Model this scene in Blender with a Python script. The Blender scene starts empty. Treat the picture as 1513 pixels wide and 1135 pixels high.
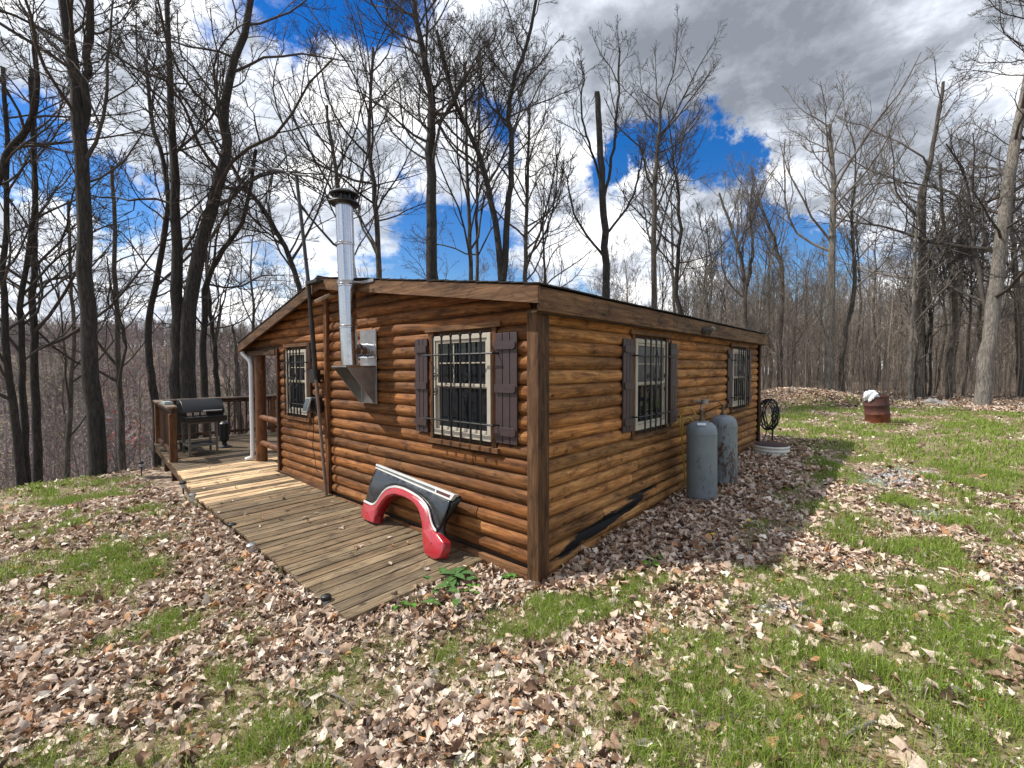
import bpy, math, random
import numpy as np
from mathutils import Vector, Matrix
rng = np.random.default_rng(7)
random.seed(7)
sc = bpy.context.scene
col = sc.collection
PI = math.pi

# ------------------------------------------------------------------ camera
F = 666.4747; PX, PY = 756.5, 567.5
R = np.array([[0.74535877, -0.02049612, 0.66634842],
              [0.66665691, 0.02738155, -0.74486161],
              [-0.00297888, 0.99941491, 0.03407296]])
u_, s_, v_ = np.linalg.svd(R); R = u_ @ v_
CAM = np.array([2.43266611, -3.04830044, 1.93])
def ray(px, py): return R @ np.array([px - PX, -(py - PY), -F])
def on(px, py, ax, val):
    r = ray(px, py); t = (val - CAM[ax]) / r[ax]; return CAM + t * r
def at(px, py, depth):                       # point at a given forward distance
    return CAM + ray(px, py) * (depth / F)
cd = bpy.data.cameras.new('camera'); co = bpy.data.objects.new('camera', cd); col.objects.link(co)
cd.sensor_width = 36; cd.lens = F / 1513 * 36; cd.clip_start = 0.05; cd.clip_end = 3000
M = Matrix([[*R[i], CAM[i]] for i in range(3)] + [[0, 0, 0, 1]]); co.matrix_world = M
sc.camera = co

# ------------------------------------------------------------------ noise (numpy value noise)
def _h(ix, iy, s=0):
    n = (ix * 374761393 + iy * 668265263 + s * 974634777) & 0xffffffff
    n = ((n ^ (n >> 13)) * 1274126177) & 0xffffffff
    return ((n ^ (n >> 16)) & 0xffff) / 65535.0
def vnoise(x, y, s=0):
    x = np.asarray(x, float); y = np.asarray(y, float)
    ix = np.floor(x).astype(np.int64); iy = np.floor(y).astype(np.int64)
    fx = x - ix; fy = y - iy; fx = fx * fx * (3 - 2 * fx); fy = fy * fy * (3 - 2 * fy)
    a = _h(ix, iy, s); b = _h(ix + 1, iy, s); c = _h(ix, iy + 1, s); d = _h(ix + 1, iy + 1, s)
    return (a * (1 - fx) + b * fx) * (1 - fy) + (c * (1 - fx) + d * fx) * fy
def fbm(x, y, o=4, s=0):
    t = 0; a = .5; w = 0
    for k in range(o):
        t = t + a * vnoise(np.asarray(x) * 2 ** k, np.asarray(y) * 2 ** k, s + k); w += a; a *= .5
    return t / w

# ------------------------------------------------------------------ terrain
def height(x, y):
    x = np.asarray(x, float); y = np.asarray(y, float)
    s = .35 * x + .1 * y
    h = np.where(s > 0, .30 * np.tanh(s * 2.2), np.interp(-x, [0, 1, 2.2, 3.5, 5, 6.2, 7.5, 9], [0, .02, .05, .08, .09, .02, -.10, -.2]) * np.clip(-s * 3, 0, 1))
    h = h + .008 * np.clip(y - 4, 0, 60)
    crest = 9.4 + .5 * np.sin(y * .21) + np.clip(y - 4, 0, 30) * .25
    u = -(x + crest)
    drop = np.interp(u, [0, 1, 3, 8, 20, 45, 80, 120, 190, 280, 420, 700], [0, -.12, -.75, -3.4, -9.5, -20, -24, -18, -2, 13, 17, 12])
    h = h + drop + np.clip(u / 120, 0, 1) * (fbm(x * .012, y * .012, 3, 5) - .5) * 14
    r = np.hypot(x - 2.4, y + 3)
    h = h + (fbm(x * .9, y * .9, 3, 2) - .5) * .09 * np.clip((r - .5) / 3, .3, 1)
    # leaf mound at the forest edge
    h = h + .60 * np.exp(-(((x + 1.2) / 2.6) ** 2 + ((y - 19.3) / 1.1) ** 2))
    # keep ground below the cabin and the deck
    inside = (x < -.1) & (x > -7.2) & (y > .1) & (y < 7.3)
    h = np.where(inside, np.minimum(h, -.12), h)
    dk = (x < -.72) & (x > -10.2) & (y > -1.22) & (y <= .1)
    h = np.where(dk, np.minimum(h, .0 - .02 * (x < -6)) - .07, h)
    return h
def hz(x, y): return float(height(x, y))
def gp(px, py):                              # ground point under a pixel
    z = .2
    for _ in range(30):
        p = on(px, py, 2, z); z = z * .5 + hz(p[0], p[1]) * .5
    return np.array([p[0], p[1], hz(p[0], p[1])])

# ------------------------------------------------------------------ object helpers
ORG = {}
def tagp(o, label=None, cat=None, group=None, kind=None):
    if label: o['label'] = label
    if cat: o['category'] = cat
    if group: o['group'] = group
    if kind: o['kind'] = kind
    return o
def thing(name, label, cat, loc=(0, 0, 0), group=None):
    o = bpy.data.objects.new(name, None); o.empty_display_size = .2; col.objects.link(o); o.location = loc
    ORG[o.name] = np.array(loc, float)
    return tagp(o, label, cat, group)
def mesh(name, V, Fq, mat, parent=None, smooth=False, colors=None, bevel=0, label=None, flat_ngons=None):
    V = np.asarray(V, float)
    org = ORG[parent.name] if parent else np.zeros(3)
    V = V - org
    me = bpy.data.meshes.new(name)
    if isinstance(Fq, np.ndarray) and Fq.ndim == 2:
        n, k = Fq.shape
        me.vertices.add(len(V)); me.vertices.foreach_set('co', V.ravel())
        me.loops.add(n * k); me.loops.foreach_set('vertex_index', Fq.ravel().astype(np.int32))
        me.polygons.add(n); me.polygons.foreach_set('loop_start', np.arange(0, n * k, k, dtype=np.int32))
        me.polygons.foreach_set('loop_total', np.full(n, k, np.int32))
        me.update(calc_edges=True)
    else:
        me.from_pydata(V.tolist(), [], [list(map(int, f)) for f in Fq]); me.update()
    if smooth: me.polygons.foreach_set('use_smooth', np.ones(len(me.polygons), bool))
    if colors is not None:
        ca = me.color_attributes.new('Col', 'FLOAT_COLOR', 'POINT')
        c = np.ones((len(V), 4)); c[:, :3] = colors[:, :3]
        ca.data.foreach_set('color', c.ravel().astype(np.float32))
    me.materials.append(mat)
    o = bpy.data.objects.new(name, me); col.objects.link(o)
    if parent: o.parent = parent
    ORG[o.name] = org
    if bevel:
        b = o.modifiers.new('bevel', 'BEVEL'); b.width = bevel; b.segments = 2; b.limit_method = 'ANGLE'
    if label: o['label'] = label
    return o

class MB:
    def __init__(s): s.V = []; s.F = []; s.n = 0; s.C = []
    def add(s, V, Fs, c=None):
        V = np.asarray(V, float)
        s.V.append(V); s.F += [tuple(int(i) + s.n for i in f) for f in Fs]; s.n += len(V)
        s.C.append(np.tile(np.array(c if c is not None else (1, 1, 1), float), (len(V), 1)))
        return s
    def box(s, lo, hi, c=None, rot=None, piv=None):
        lo = np.minimum(lo, hi) * 1.0 if False else np.array([min(a, b) for a, b in zip(lo, hi)]); hi = np.array([max(a, b) for a, b in zip(lo, hi)]) if False else np.array(hi, float)
        x0, y0, z0 = lo; x1, y1, z1 = np.maximum(lo, hi)
        V = np.array([[x0, y0, z0], [x1, y0, z0], [x1, y1, z0], [x0, y1, z0], [x0, y0, z1], [x1, y0, z1], [x1, y1, z1], [x0, y1, z1]], float)
        if rot is not None:
            piv = V.mean(0) if piv is None else np.array(piv); V = (V - piv) @ np.array(rot).T + piv
        return s.add(V, [(0, 3, 2, 1), (4, 5, 6, 7), (0, 1, 5, 4), (1, 2, 6, 5), (2, 3, 7, 6), (3, 0, 4, 7)], c)
    def tube(s, pts, rad, n=8, c=None, cap=True):
        pts = np.array(pts, float); K = len(pts)
        rad = np.full(K, rad) if np.isscalar(rad) else np.array(rad, float)
        T = np.gradient(pts, axis=0); T /= np.linalg.norm(T, axis=1)[:, None] + 1e-9
        ref = np.array([0, 0, 1.]) if abs(T[0][2]) < .9 else np.array([1., 0, 0])
        A = np.cross(T[0], ref); A /= np.linalg.norm(A); V = []
        for k in range(K):
            A = A - T[k] * A.dot(T[k]); A /= np.linalg.norm(A) + 1e-9; B = np.cross(T[k], A)
            for j in range(n):
                a = 2 * PI * j / n; V.append(pts[k] + rad[k] * (math.cos(a) * A + math.sin(a) * B))
        Fs = [(k * n + j, k * n + (j + 1) % n, (k + 1) * n + (j + 1) % n, (k + 1) * n + j) for k in range(K - 1) for j in range(n)]
        if cap: Fs += [tuple(range(n - 1, -1, -1)), tuple((K - 1) * n + j for j in range(n))]
        return s.add(V, Fs, c)
    def lathe(s, prof, c3=(0, 0, 0), n=24, axis=None, c=None):
        # prof list of (r,z)
        V = []; K = len(prof)
        for r, z in prof:
            for j in range(n):
                a = 2 * PI * j / n; V.append((r * math.cos(a), r * math.sin(a), z))
        V = np.array(V)
        if axis is not None:
            z = np.array(axis, float); z /= np.linalg.norm(z); ref = np.array([1., 0, 0]) if abs(z[0]) < .9 else np.array([0, 1., 0])
            x = np.cross(ref, z); x /= np.linalg.norm(x); y = np.cross(z, x); V = V @ np.array([x, y, z])
        V = V + np.array(c3)
        Fs = [(k * n + j, k * n + (j + 1) % n, (k + 1) * n + (j + 1) % n, (k + 1) * n + j) for k in range(K - 1) for j in range(n)]
        Fs += [tuple(range(n - 1, -1, -1)), tuple((K - 1) * n + j for j in range(n))]
        return s.add(V, Fs, c)
    def build(s, name, mat, parent=None, smooth=False, bevel=0, label=None, cols=False):
        o = mesh(name, np.vstack(s.V), s.F, mat, parent, smooth, np.vstack(s.C) if cols else None, bevel, label)
        if smooth:
            try:
                o.data.set_sharp_from_angle(angle=math.radians(40))
            except Exception: pass
        return o
def rotz(a): c, s = math.cos(a), math.sin(a); return np.array([[c, -s, 0], [s, c, 0], [0, 0, 1]])
def rotx(a): c, s = math.cos(a), math.sin(a); return np.array([[1, 0, 0], [0, c, -s], [0, s, c]])
def roty(a): c, s = math.cos(a), math.sin(a); return np.array([[c, 0, s], [0, 1, 0], [-s, 0, c]])

# ------------------------------------------------------------------ materials
class NT:
    def __init__(s, name, rough=.6, metal=0.0, spec=.5):
        s.m = bpy.data.materials.new(name); s.m.use_nodes = True; s.t = s.m.node_tree; s.b = s.t.nodes['Principled BSDF']
        s.b.inputs['Roughness'].default_value = rough; s.b.inputs['Metallic'].default_value = metal
        s.b.inputs['Specular IOR Level'].default_value = spec
    def n(s, ty, **kw):
        x = s.t.nodes.new(ty)
        for k, v in kw.items():
            if k in x.inputs: x.inputs[k].default_value = v
            else: setattr(x, k, v)
        return x
    def l(s, a, b): s.t.links.new(a, b)
    def coords(s, scale=(1, 1, 1), kind='Object', rot=(0, 0, 0)):
        t = s.n('ShaderNodeTexCoord'); m = s.n('ShaderNodeMapping'); m.inputs['Scale'].default_value = scale; m.inputs['Rotation'].default_value = rot
        s.l(t.outputs[kind], m.inputs['Vector']); return m.outputs['Vector']
    def noise(s, vec, scale, detail=4, rough=.55, dist=0):
        x = s.n('ShaderNodeTexNoise'); x.inputs['Scale'].default_value = scale; x.inputs['Detail'].default_value = detail
        x.inputs['Roughness'].default_value = rough; x.inputs['Distortion'].default_value = dist; s.l(vec, x.inputs['Vector']); return x.outputs['Fac']
    def ramp(s, fac, stops):
        x = s.n('ShaderNodeValToRGB'); e = x.color_ramp.elements
        while len(e) < len(stops): e.new(.5)
        for i, (p, c) in enumerate(stops): e[i].position = p; e[i].color = (*(c if hasattr(c, '__len__') else (c, c, c)), 1)
        s.l(fac, x.inputs['Fac']); return x.outputs['Color']
    def mix(s, a, b, fac=1.0, mode='MIX'):
        x = s.n('ShaderNodeMix', data_type='RGBA', blend_type=mode)
        for v, i in ((fac, 0), (a, 6), (b, 7)):
            if hasattr(v, 'links') or hasattr(v, 'is_linked'): s.l(v, x.inputs[i])
            else: x.inputs[i].default_value = v if i == 0 else (*v, 1)
        return x.outputs[2]
    def attr(s, name='Col'):
        return s.n('ShaderNodeAttribute', attribute_name=name).outputs['Color']
    def bump(s, h, strength=.3, dist=.01):
        x = s.n('ShaderNodeBump'); x.inputs['Strength'].default_value = strength; x.inputs['Distance'].default_value = dist
        s.l(h, x.inputs['Height']); s.l(x.outputs['Normal'], s.b.inputs['Normal'])
    def color(s, c):
        if hasattr(c, 'is_linked'): s.l(c, s.b.inputs['Base Color'])
        else: s.b.inputs['Base Color'].default_value = (*c, 1)
        return s.m

def mat_wood(name, grain, c0, c1, c2, knots=True, rough=.74, attr=True, streak=1.0, bumpd=.006, rot=(0, 0, 0), grime=True):
    m = NT(name, rough, 0, .28)
    sc_ = [14 * streak] * 3; sc_[grain] = .9
    v = m.coords(tuple(sc_), rot=rot)
    n1 = m.noise(v, 2.2, 6, .65, .6)
    v2 = m.coords(tuple(3.2 if i != grain else .7 for i in range(3)), rot=rot)
    n2 = m.noise(v2, 1.3, 3)
    c = m.ramp(n1, [(.28, c0), (.5, c1), (.74, c2)])
    dk = m.ramp(n2, [(.3, .45), (.62, 1.0)])
    c = m.mix(c, dk, .8, 'MULTIPLY')
    # checks (thin dark cracks running with the grain)
    vc = m.coords(tuple(55.0 if i != grain else 1.1 for i in range(3)), rot=rot)
    n3 = m.noise(vc, 1.0, 4, .7)
    ck = m.ramp(n3, [(.30, .25), (.36, 1.0)])
    c = m.mix(c, ck, .8, 'MULTIPLY')
    if grime:
        vg = m.coords(tuple(7.0 if i != grain else 2.2 for i in range(3)), rot=rot)
        n4 = m.noise(vg, 1.6, 7, .72, .8)
        c = m.mix(c, m.ramp(n4, [(.34, (.26, .22, .20)), (.50, (.95, .95, .95)), (.72, (1.25, 1.2, 1.1))]), .85, 'MULTIPLY')
    if knots:
        vk = m.coords(tuple(5.5 if i != grain else 3.2 for i in range(3)), rot=rot)
        vo = m.n('ShaderNodeTexVoronoi', Scale=1.0); m.l(vk, vo.inputs['Vector'])
        kn = m.ramp(vo.outputs['Distance'], [(.05, .18), (.13, 1.0)])
        c = m.mix(c, kn, .85, 'MULTIPLY')
    if attr: c = m.mix(c, m.attr(), 1.0, 'MULTIPLY')
    if name == 'stained_log_y':
        ch = m.attr('Char'); sx = m.n('ShaderNodeSeparateColor'); m.l(ch, sx.inputs[0])
        nz = m.noise(m.coords((22, 3.0, 22)), 1.0, 7, .75, .5)
        ma = m.n('ShaderNodeMath', operation='MULTIPLY'); m.l(sx.outputs[0], ma.inputs[0]); m.l(nz, ma.inputs[1])
        c = m.mix(c, (.009, .008, .008), m.ramp(ma.outputs[0], [(.29, 0.0), (.37, 1.0)]))
    ad = m.n('ShaderNodeMath', operation='MULTIPLY_ADD'); m.l(n3, ad.inputs[0]); ad.inputs[1].default_value = .8; m.l(n1, ad.inputs[2]); m.bump(ad.outputs[0], .8, bumpd)
    return m.color(c)

LOGX = mat_wood('stained_log_x', 0, (.075, .027, .008), (.24, .092, .024), (.43, .20, .065))
LOGY = mat_wood('stained_log_y', 1, (.13, .050, .015), (.37, .168, .050), (.57, .31, .115))
BOARDZ = mat_wood('stained_board_z', 2, (.055, .026, .012), (.135, .068, .030), (.24, .135, .068), rough=.7)
BOARDX = mat_wood('weathered_board_x', 0, (.06, .032, .016), (.155, .088, .045), (.27, .175, .10), rough=.75)
BOARDY = mat_wood('weathered_board_y', 1, (.055, .032, .016), (.15, .09, .047), (.26, .18, .105), rough=.75)
DECKM = mat_wood('deck_board', 1, (.09, .062, .035), (.24, .172, .10), (.42, .325, .205), rough=.75, knots=True, streak=1.4)
RAILM = mat_wood('rail_wood', 2, (.055, .028, .016), (.10, .052, .03), (.16, .09, .055), rough=.6, attr=False)
PORCHM = mat_wood('porch_post', 2, (.10, .038, .015), (.18, .075, .03), (.26, .12, .05), rough=.5, attr=False)

def simple(name, c, rough=.5, metal=0., spec=.5, var=.25, scale=8, bump=0, c2=None, thr=(.35, .65)):
    m = NT(name, rough, metal, spec)
    n = m.noise(m.coords(), scale, 5, .6)
    c2 = c2 or tuple(x * (1 - var) for x in c)
    cc = m.ramp(n, [(thr[0], c2), (thr[1], c)])
    if bump: m.bump(n, .4, bump)
    return m.color(cc)
SHUT = simple('shutter_brown', (.052, .032, .032), .5, var=.25, scale=20)
VINYL = simple('window_vinyl', (.50, .45, .36), .5, var=.12, scale=6)
IRON = simple('black_iron', (.008, .008, .008), .4, var=.3)
def glass_mat():
    m = NT('window_glass', .05, 0, .35)
    n = m.noise(m.coords(), 1.5, 2); m.bump(n, .06, .02)
    return m.color((.010, .014, .018))
GLASS = glass_mat()
CURT = simple('curtain', (.10, .105, .11), .3, var=.5, scale=7, spec=.5)
def chrome():
    m = NT('polished_steel', .2, 1.0)
    n = m.noise(m.coords((60, 60, .6)), 1.0, 3); m.bump(n, .12, .004)
    n2 = m.noise(m.coords(), 14, 4)
    r = m.ramp(n2, [(.4, .16), (.75, .34)]); m.l(r, m.b.inputs['Roughness'])
    return m.color((.52, .53, .55))
CHROME = chrome()
GALV = simple('galvanised_steel', (.42, .41, .40), .42, .85, var=.25, scale=10)
CAPM = simple('sooty_cap', (.09, .09, .09), .35, .9, var=.5, scale=12)
SHING = simple('asphalt_shingles', (.035, .030, .028), .95, var=.5, scale=60, bump=.01)
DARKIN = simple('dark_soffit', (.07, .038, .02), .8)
WHITEM = simple('white_downspout', (.72, .74, .76), .45, var=.08)
RUBBER = simple('black_rubber', (.012, .012, .013), .45)
BLUEP = simple('blue_plastic', (.01, .16, .42), .35)
YEL = simple('yellow_hose', (.48, .36, .05), .45)
BRASS = simple('valve_brass', (.16, .13, .09), .4, .7)
def tankmat(name, rust):
    m = NT(name, .42)
    v = m.coords()
    n = m.noise(v, 5, 4)
    c = m.ramp(n, [(.3, (.155, .185, .195)), (.7, (.205, .24, .25))])
    # rust streaks: fine vertical blotches of bare metal
    n2 = m.noise(m.coords((34, 34, 11)), 1.0, 6, .75)
    n3 = m.noise(m.coords((6, 6, 1.6)), 1.0, 3)
    a = m.n('ShaderNodeMath', operation='MULTIPLY'); m.l(n2, a.inputs[0]); m.l(n3, a.inputs[1])
    lo = .285 if rust else .345
    k = m.ramp(a.outputs[0], [(lo, 0.0), (lo + .02, 1.0)])
    c = m.mix(c, (.085, .05, .035), k)
    m.bump(n2, .1, .003)
    return m.color(c)
TANK1 = tankmat('tank_paint', False); TANK2 = tankmat('tank_paint_rusty', True)
def rustmat():
    m = NT('rusty_barrel', .75)
    v = m.coords(); n = m.noise(v, 7, 6, .7)
    c = m.ramp(n, [(.3, (.035, .016, .014)), (.55, (.075, .025, .018)), (.72, (.12, .038, .018))])
    sx = m.n('ShaderNodeSeparateXYZ'); m.l(v, sx.inputs[0])
    g = m.n('ShaderNodeMath', operation='MULTIPLY_ADD'); m.l(n, g.inputs[0]); g.inputs[1].default_value = .9; m.l(sx.outputs['Z'], g.inputs[2])
    k = m.ramp(g.outputs[0], [(.60, 1.0), (.80, 0.0)])
    o = m.mix((.26, .06, .012), (.08, .03, .015), n)
    c = m.mix(c, o, k); m.bump(n, .5, .01)
    return m.color(c)
RUST = rustmat()
def carpaint(name, c, dust):
    m = NT(name, .22, 0, .6); m.b.inputs['Coat Weight'].default_value = .5; m.b.inputs['Coat Roughness'].default_value = .12
    n = m.noise(m.coords(), 9, 8, .75, .6)
    k = m.ramp(n, [(.42, 0.0), (.66, .8)])
    r = m.ramp(n, [(.35, .18), (.7, .5)]); m.l(r, m.b.inputs['Roughness'])
    return m.color(m.mix(c, dust, k))
REDP = carpaint('red_paint', (.42, .010, .022), (.28, .045, .045))
BLKP = carpaint('black_paint', (.005, .008, .012), (.028, .03, .033))
TRIMW = simple('bright_trim', (.72, .72, .68), .3, .3, var=.15)
LAMPR = simple('marker_lamp', (.10, .012, .01), .15)
BARK = None
def barkmat(name, a, b, sc_=1.0):
    m = NT(name, .9)
    n = m.noise(m.coords((15 * sc_, 15 * sc_, 2.6 * sc_)), 1.6, 7, .75, .6)
    n2 = m.noise(m.coords((1, 1, 1)), 1.2, 3)
    c = m.ramp(n, [(.40, a), (.62, b)])
    c = m.mix(c, m.ramp(n2, [(.35, (.7, .72, .7)), (.65, (1.1, 1.05, 1.0))]), .8, 'MULTIPLY')
    m.bump(n, 1.0, .06)
    return m.color(c)
BARKD = barkmat('bark_dark', (.016, .013, .011), (.065, .057, .046))
BARKM = barkmat('bark_mid', (.045, .039, .032), (.165, .143, .118))
BARKL = barkmat('bark_pale', (.10, .09, .077), (.33, .30, .26))
TWIG = simple('twig', (.07, .058, .048), .9, var=.35, scale=3)
TWIGL = simple('twig_pale', (.19, .165, .14), .9, var=.35, scale=3)
def attrmat(name, rough=.8, trans=0, bump=0, spec=.3):
    m = NT(name, rough, 0, spec)
    n = m.noise(m.coords(), 40, 3)
    c = m.mix(m.attr(), m.ramp(n, [(.3, .72), (.7, 1.12)]), 1.0, 'MULTIPLY')
    m.color(c)
    if trans:
        tr = m.n('ShaderNodeBsdfTranslucent'); m.l(c, tr.inputs['Color']); mx = m.n('ShaderNodeMixShader'); mx.inputs[0].default_value = trans
        out = m.t.nodes['Material Output']; m.l(m.b.outputs[0], mx.inputs[1]); m.l(tr.outputs[0], mx.inputs[2]); m.l(mx.outputs[0], out.inputs['Surface'])
    return m.m
LEAFM = attrmat('dead_leaf', .7, .12); GRASSM = attrmat('grass_blade', .55, .3); BRUSHM = attrmat('brush', .9); STUFFM = attrmat('mixed', .8)

# ------------------------------------------------------------------ ground
PATCH = []                                                     # grass patches: centre pixel, radii in pixels, weight
for a in [(60, 728, 120, 12, 1.3), (215, 695, 60, 9, 1.2), (225, 757, 55, 12, 1.6), (75, 803, 55, 13, 1.5), (150, 845, 90, 22, 1.2), (270, 870, 70, 28, 1.1),
          (330, 905, 90, 25, .45), (60, 870, 80, 20, .7), (700, 905, 50, 25, .3), (765, 925, 65, 28, 3.2), (890, 900, 60, 20, 2.6), (960, 865, 60, 16, 1.3), (650, 960, 45, 22, 1.4),
          (600, 1050, 60, 30, .6), (200, 960, 100, 30, .3), (480, 1000, 60, 25, .3), (330, 1060, 120, 30, .3), (760, 985, 60, 25, .4),
          (1255, 685, 50, 14, 1.3), (1165, 735, 38, 12, 1.0), (1105, 785, 32, 18, 1.2), (1000, 795, 35, 12, .9), (1240, 740, 30, 14, .6),
          (1330, 632, 260, 12, 1.6), (1160, 622, 70, 10, 1.2), (1400, 660, 160, 18, 1.1), (1210, 650, 60, 8, .7), (1440, 700, 110, 45, 1.5), (1290, 655, 80, 10, .7), (1450, 780, 100, 40, 1.2), (1370, 930, 120, 40, .8), (1330, 830, 110, 40, 1.0), (1480, 860, 80, 80, 1.2), (1240, 870, 60, 30, .7), (1480, 640, 80, 12, .8),
          (1180, 990, 110, 40, .7), (1100, 1060, 120, 50, .9), (1400, 980, 120, 70, 1.0), (1280, 1080, 160, 60, .8), (1000, 1100, 80, 40, .7), (870, 1120, 60, 30, .5), (1060, 960, 60, 25, .5), (1400, 1100, 160, 60, .9)]:
    px, py, rx, ry, w = a
    c = gp(px, py); ax = (gp(px + rx, py) - gp(px - rx, py))[:2] / 2; ay = (gp(px, py + ry) - gp(px, py - ry))[:2] / 2
    A = np.linalg.inv(np.array([ax, ay]).T + np.eye(2) * 1e-6); PATCH.append((c[:2], A, w))
GRAVEL = []
for px, py, rx, ry, w in [(1165, 897, 45, 9, 1.0), (1320, 705, 55, 16, .9), (1370, 760, 60, 9, .6), (470, 652 + 80, 20, 6, 0), (1090, 873, 30, 5, .3), (1500, 870, 30, 10, .5)]:
    c = gp(px, py); ax = (gp(px + rx, py) - gp(px - rx, py))[:2] / 2; ay = (gp(px, py + ry) - gp(px, py - ry))[:2] / 2
    GRAVEL.append((c[:2], np.linalg.inv(np.array([ax, ay]).T + np.eye(2) * 1e-6), w))
def blobs(L, x, y):
    t = np.zeros_like(x)
    for c, A, w in L:
        q0 = A[0, 0] * (x - c[0]) + A[0, 1] * (y - c[1]); q1 = A[1, 0] * (x - c[0]) + A[1, 1] * (y - c[1])
        t = t + w * np.exp(-(q0 ** 2 + q1 ** 2) * 1.1)
    return t
_gl = np.array([gp(*q)[:2] for q in [(840, 1135), (930, 1010), (1060, 905), (1120, 820), (1170, 740), (1150, 680), (1130, 640), (1120, 622)]])
_gl = _gl[np.argsort(_gl[:, 1])]
def d_right(x, y): return (x - np.interp(y, _gl[:, 1], _gl[:, 0])) > .4
def grassmask(x, y):
    x = np.asarray(x, float); y = np.asarray(y, float)
    g = blobs(PATCH, x, y) * np.where((x < .9) & (y < -.3) & (x > -7), .66, 1)
    n = fbm(x * 1.3 + 7, y * 1.3, 4, 11); n2 = fbm(x * .45, y * .45 + 3, 3, 17)
    far = np.clip((y - 9) / 8, 0, 1) * np.clip((21.0 - y) / 1.5, 0, 1) * (x > -4)
    g = g + far * .55 * np.clip((n2 - .3) * 4, 0, 1)
    d = x - np.interp(y, _gl[:, 1], _gl[:, 0])
    rt = np.clip(d / .9 + .35, 0, 1)
    g = g + .98 * rt * np.clip((n2 - .22) * 3.2, .25, 1.1)
    n3 = fbm(x * 3.1 + 2, y * 3.1, 4, 71)
    g = g * np.clip((n * .55 + n3 * .45 - .33) * 3.6, .10, 1.4) + .5 * np.clip(n3 - .52, 0, 1)
    shade = (x > 0) & (x < 1.1) & (y > .6) & (y < 7); g = g * np.where(shade, .35, 1)
    g = g * (1 - np.clip(blobs(GRAVEL, x, y), 0, 1) * .8)
    g = g * ~(((x < .05) & (x > -7.2) & (y > -.1) & (y < 7.5)) | ((x < -.7) & (x > -10.3) & (y > -1.38) & (y < 7.5))); g = np.where(x < -11, g * .2, g); g = np.where(y > 21.5, 0, g)
    return np.clip((g - .15) * 1.05, 0, 1)
def axis(c, near, nn, far, nf, gr=2.6):
    a = np.linspace(-near, near, nn); t = np.linspace(0, 1, nf + 1)[1:]
    out = near + (far - near) * t ** gr
    return c + np.concatenate([-out[::-1], a, out])
gx = axis(-1.5, 11.5, 210, 700, 70); gy = axis(4, 14, 240, 700, 70)
GX, GY = np.meshgrid(gx, gy); H = height(GX, GY)
nx, ny = len(gx), len(gy)
V = np.stack([GX, GY, H], -1).reshape(-1, 3)
i = np.arange((nx) * (ny)).reshape(ny, nx)
Fq = np.stack([i[:-1, :-1], i[:-1, 1:], i[1:, 1:], i[1:, :-1]], -1).reshape(-1, 4)
gm = grassmask(V[:, 0], V[:, 1]); gr = np.clip(blobs(GRAVEL, V[:, 0], V[:, 1]), 0, 1)
cc = np.stack([gm, gr, np.clip(np.maximum((-V[:, 0] - 11) / 4, (V[:, 1] - 21) / 6), 0, 1)], 1)
def groundmat():
    m = NT('ground_litter', .95, 0, .15)
    v = m.coords()
    vo = m.n('ShaderNodeTexVoronoi', Scale=17.0); vo.inputs['Randomness'].default_value = 1; 
    nz = m.n('ShaderNodeTexNoise', Scale=9.0); m.l(v, nz.inputs['Vector'])
    vv = m.n('ShaderNodeVectorMath', operation='MULTIPLY_ADD'); m.l(nz.outputs['Color'], vv.inputs[0]); vv.inputs[1].default_value = (.08, .08, .08); m.l(v, vv.inputs[2])
    m.l(vv.outputs[0], vo.inputs['Vector'])
    sx = m.n('ShaderNodeSeparateColor'); m.l(vo.outputs['Color'], sx.inputs[0])
    leaf = m.ramp(sx.outputs[0], [(0.0, (.10, .06, .045)), (.25, (.20, .13, .095)), (.6, (.40, .30, .21)), (.9, (.56, .46, .35))])
    n1 = m.noise(v, 2.3, 6, .7); leaf = m.mix(leaf, m.ramp(n1, [(.3, .45), (.6, 1.0)]), 1.0, 'MULTIPLY')
    ng = m.noise(v, 60, 4, .7)
    gc = m.ramp(ng, [(.3, (.05, .045, .02)), (.5, (.17, .14, .065)), (.75, (.38, .31, .18))])
    s2 = m.n('ShaderNodeSeparateColor'); m.l(m.attr(), s2.inputs[0])
    c = m.mix(leaf, gc, m.ramp(s2.outputs[0], [(.1, 0.0), (.8, .75)]))
    gravel = m.ramp(m.noise(v, 70, 3, .6), [(.35, (.16, .15, .15)), (.65, (.48, .47, .47))])
    c = m.mix(c, gravel, m.ramp(s2.outputs[1], [(.3, 0.0), (.8, .9)]))
    c = m.mix(c, m.mix((.10, .072, .052), (.19, .145, .11), m.noise(v, .9, 6, .7)), m.ramp(s2.outputs[2], [(0.0, 0.0), (1.0, .9)]))
    m.bump(sx.outputs[0], .7, .03)
    return m.color(c)
g = mesh('ground', V, Fq, groundmat(), None, True, cc); tagp(g, kind='structure')

# ------------------------------------------------------------------ leaf litter
def polar_pts(n, r0, r1, a0=-82, a1=82):
    r = np.sqrt(rng.uniform(r0 ** 2, r1 ** 2, n)); a = np.radians(rng.uniform(a0, a1, n)) + math.atan2(R[1, 2] * -1, R[0, 2] * -1)
    return CAM[0] + r * np.cos(a), CAM[1] + r * np.sin(a)
def blocked(x, y):
    return ((x < .03) & (x > -7.1) & (y > -.02) & (y < 7.45)) | ((x < -.7) & (x > -10.3) & (y > -1.40) & (y <= 0)) | ((x < -5.5) & (x > -10.3) & (y > -1.2) & (y < 7.4))
PAL = np.array([(.72, .58, .455), (.60, .455, .335), (.40, .265, .18), (.20, .115, .07), (.86, .76, .62), (.08, .045, .03), (.50, .27, .13), (.68, .545, .44)])
PW = np.array([.22, .2, .16, .12, .12, .06, .05, .07]); PW = PW / PW.sum()
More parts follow.
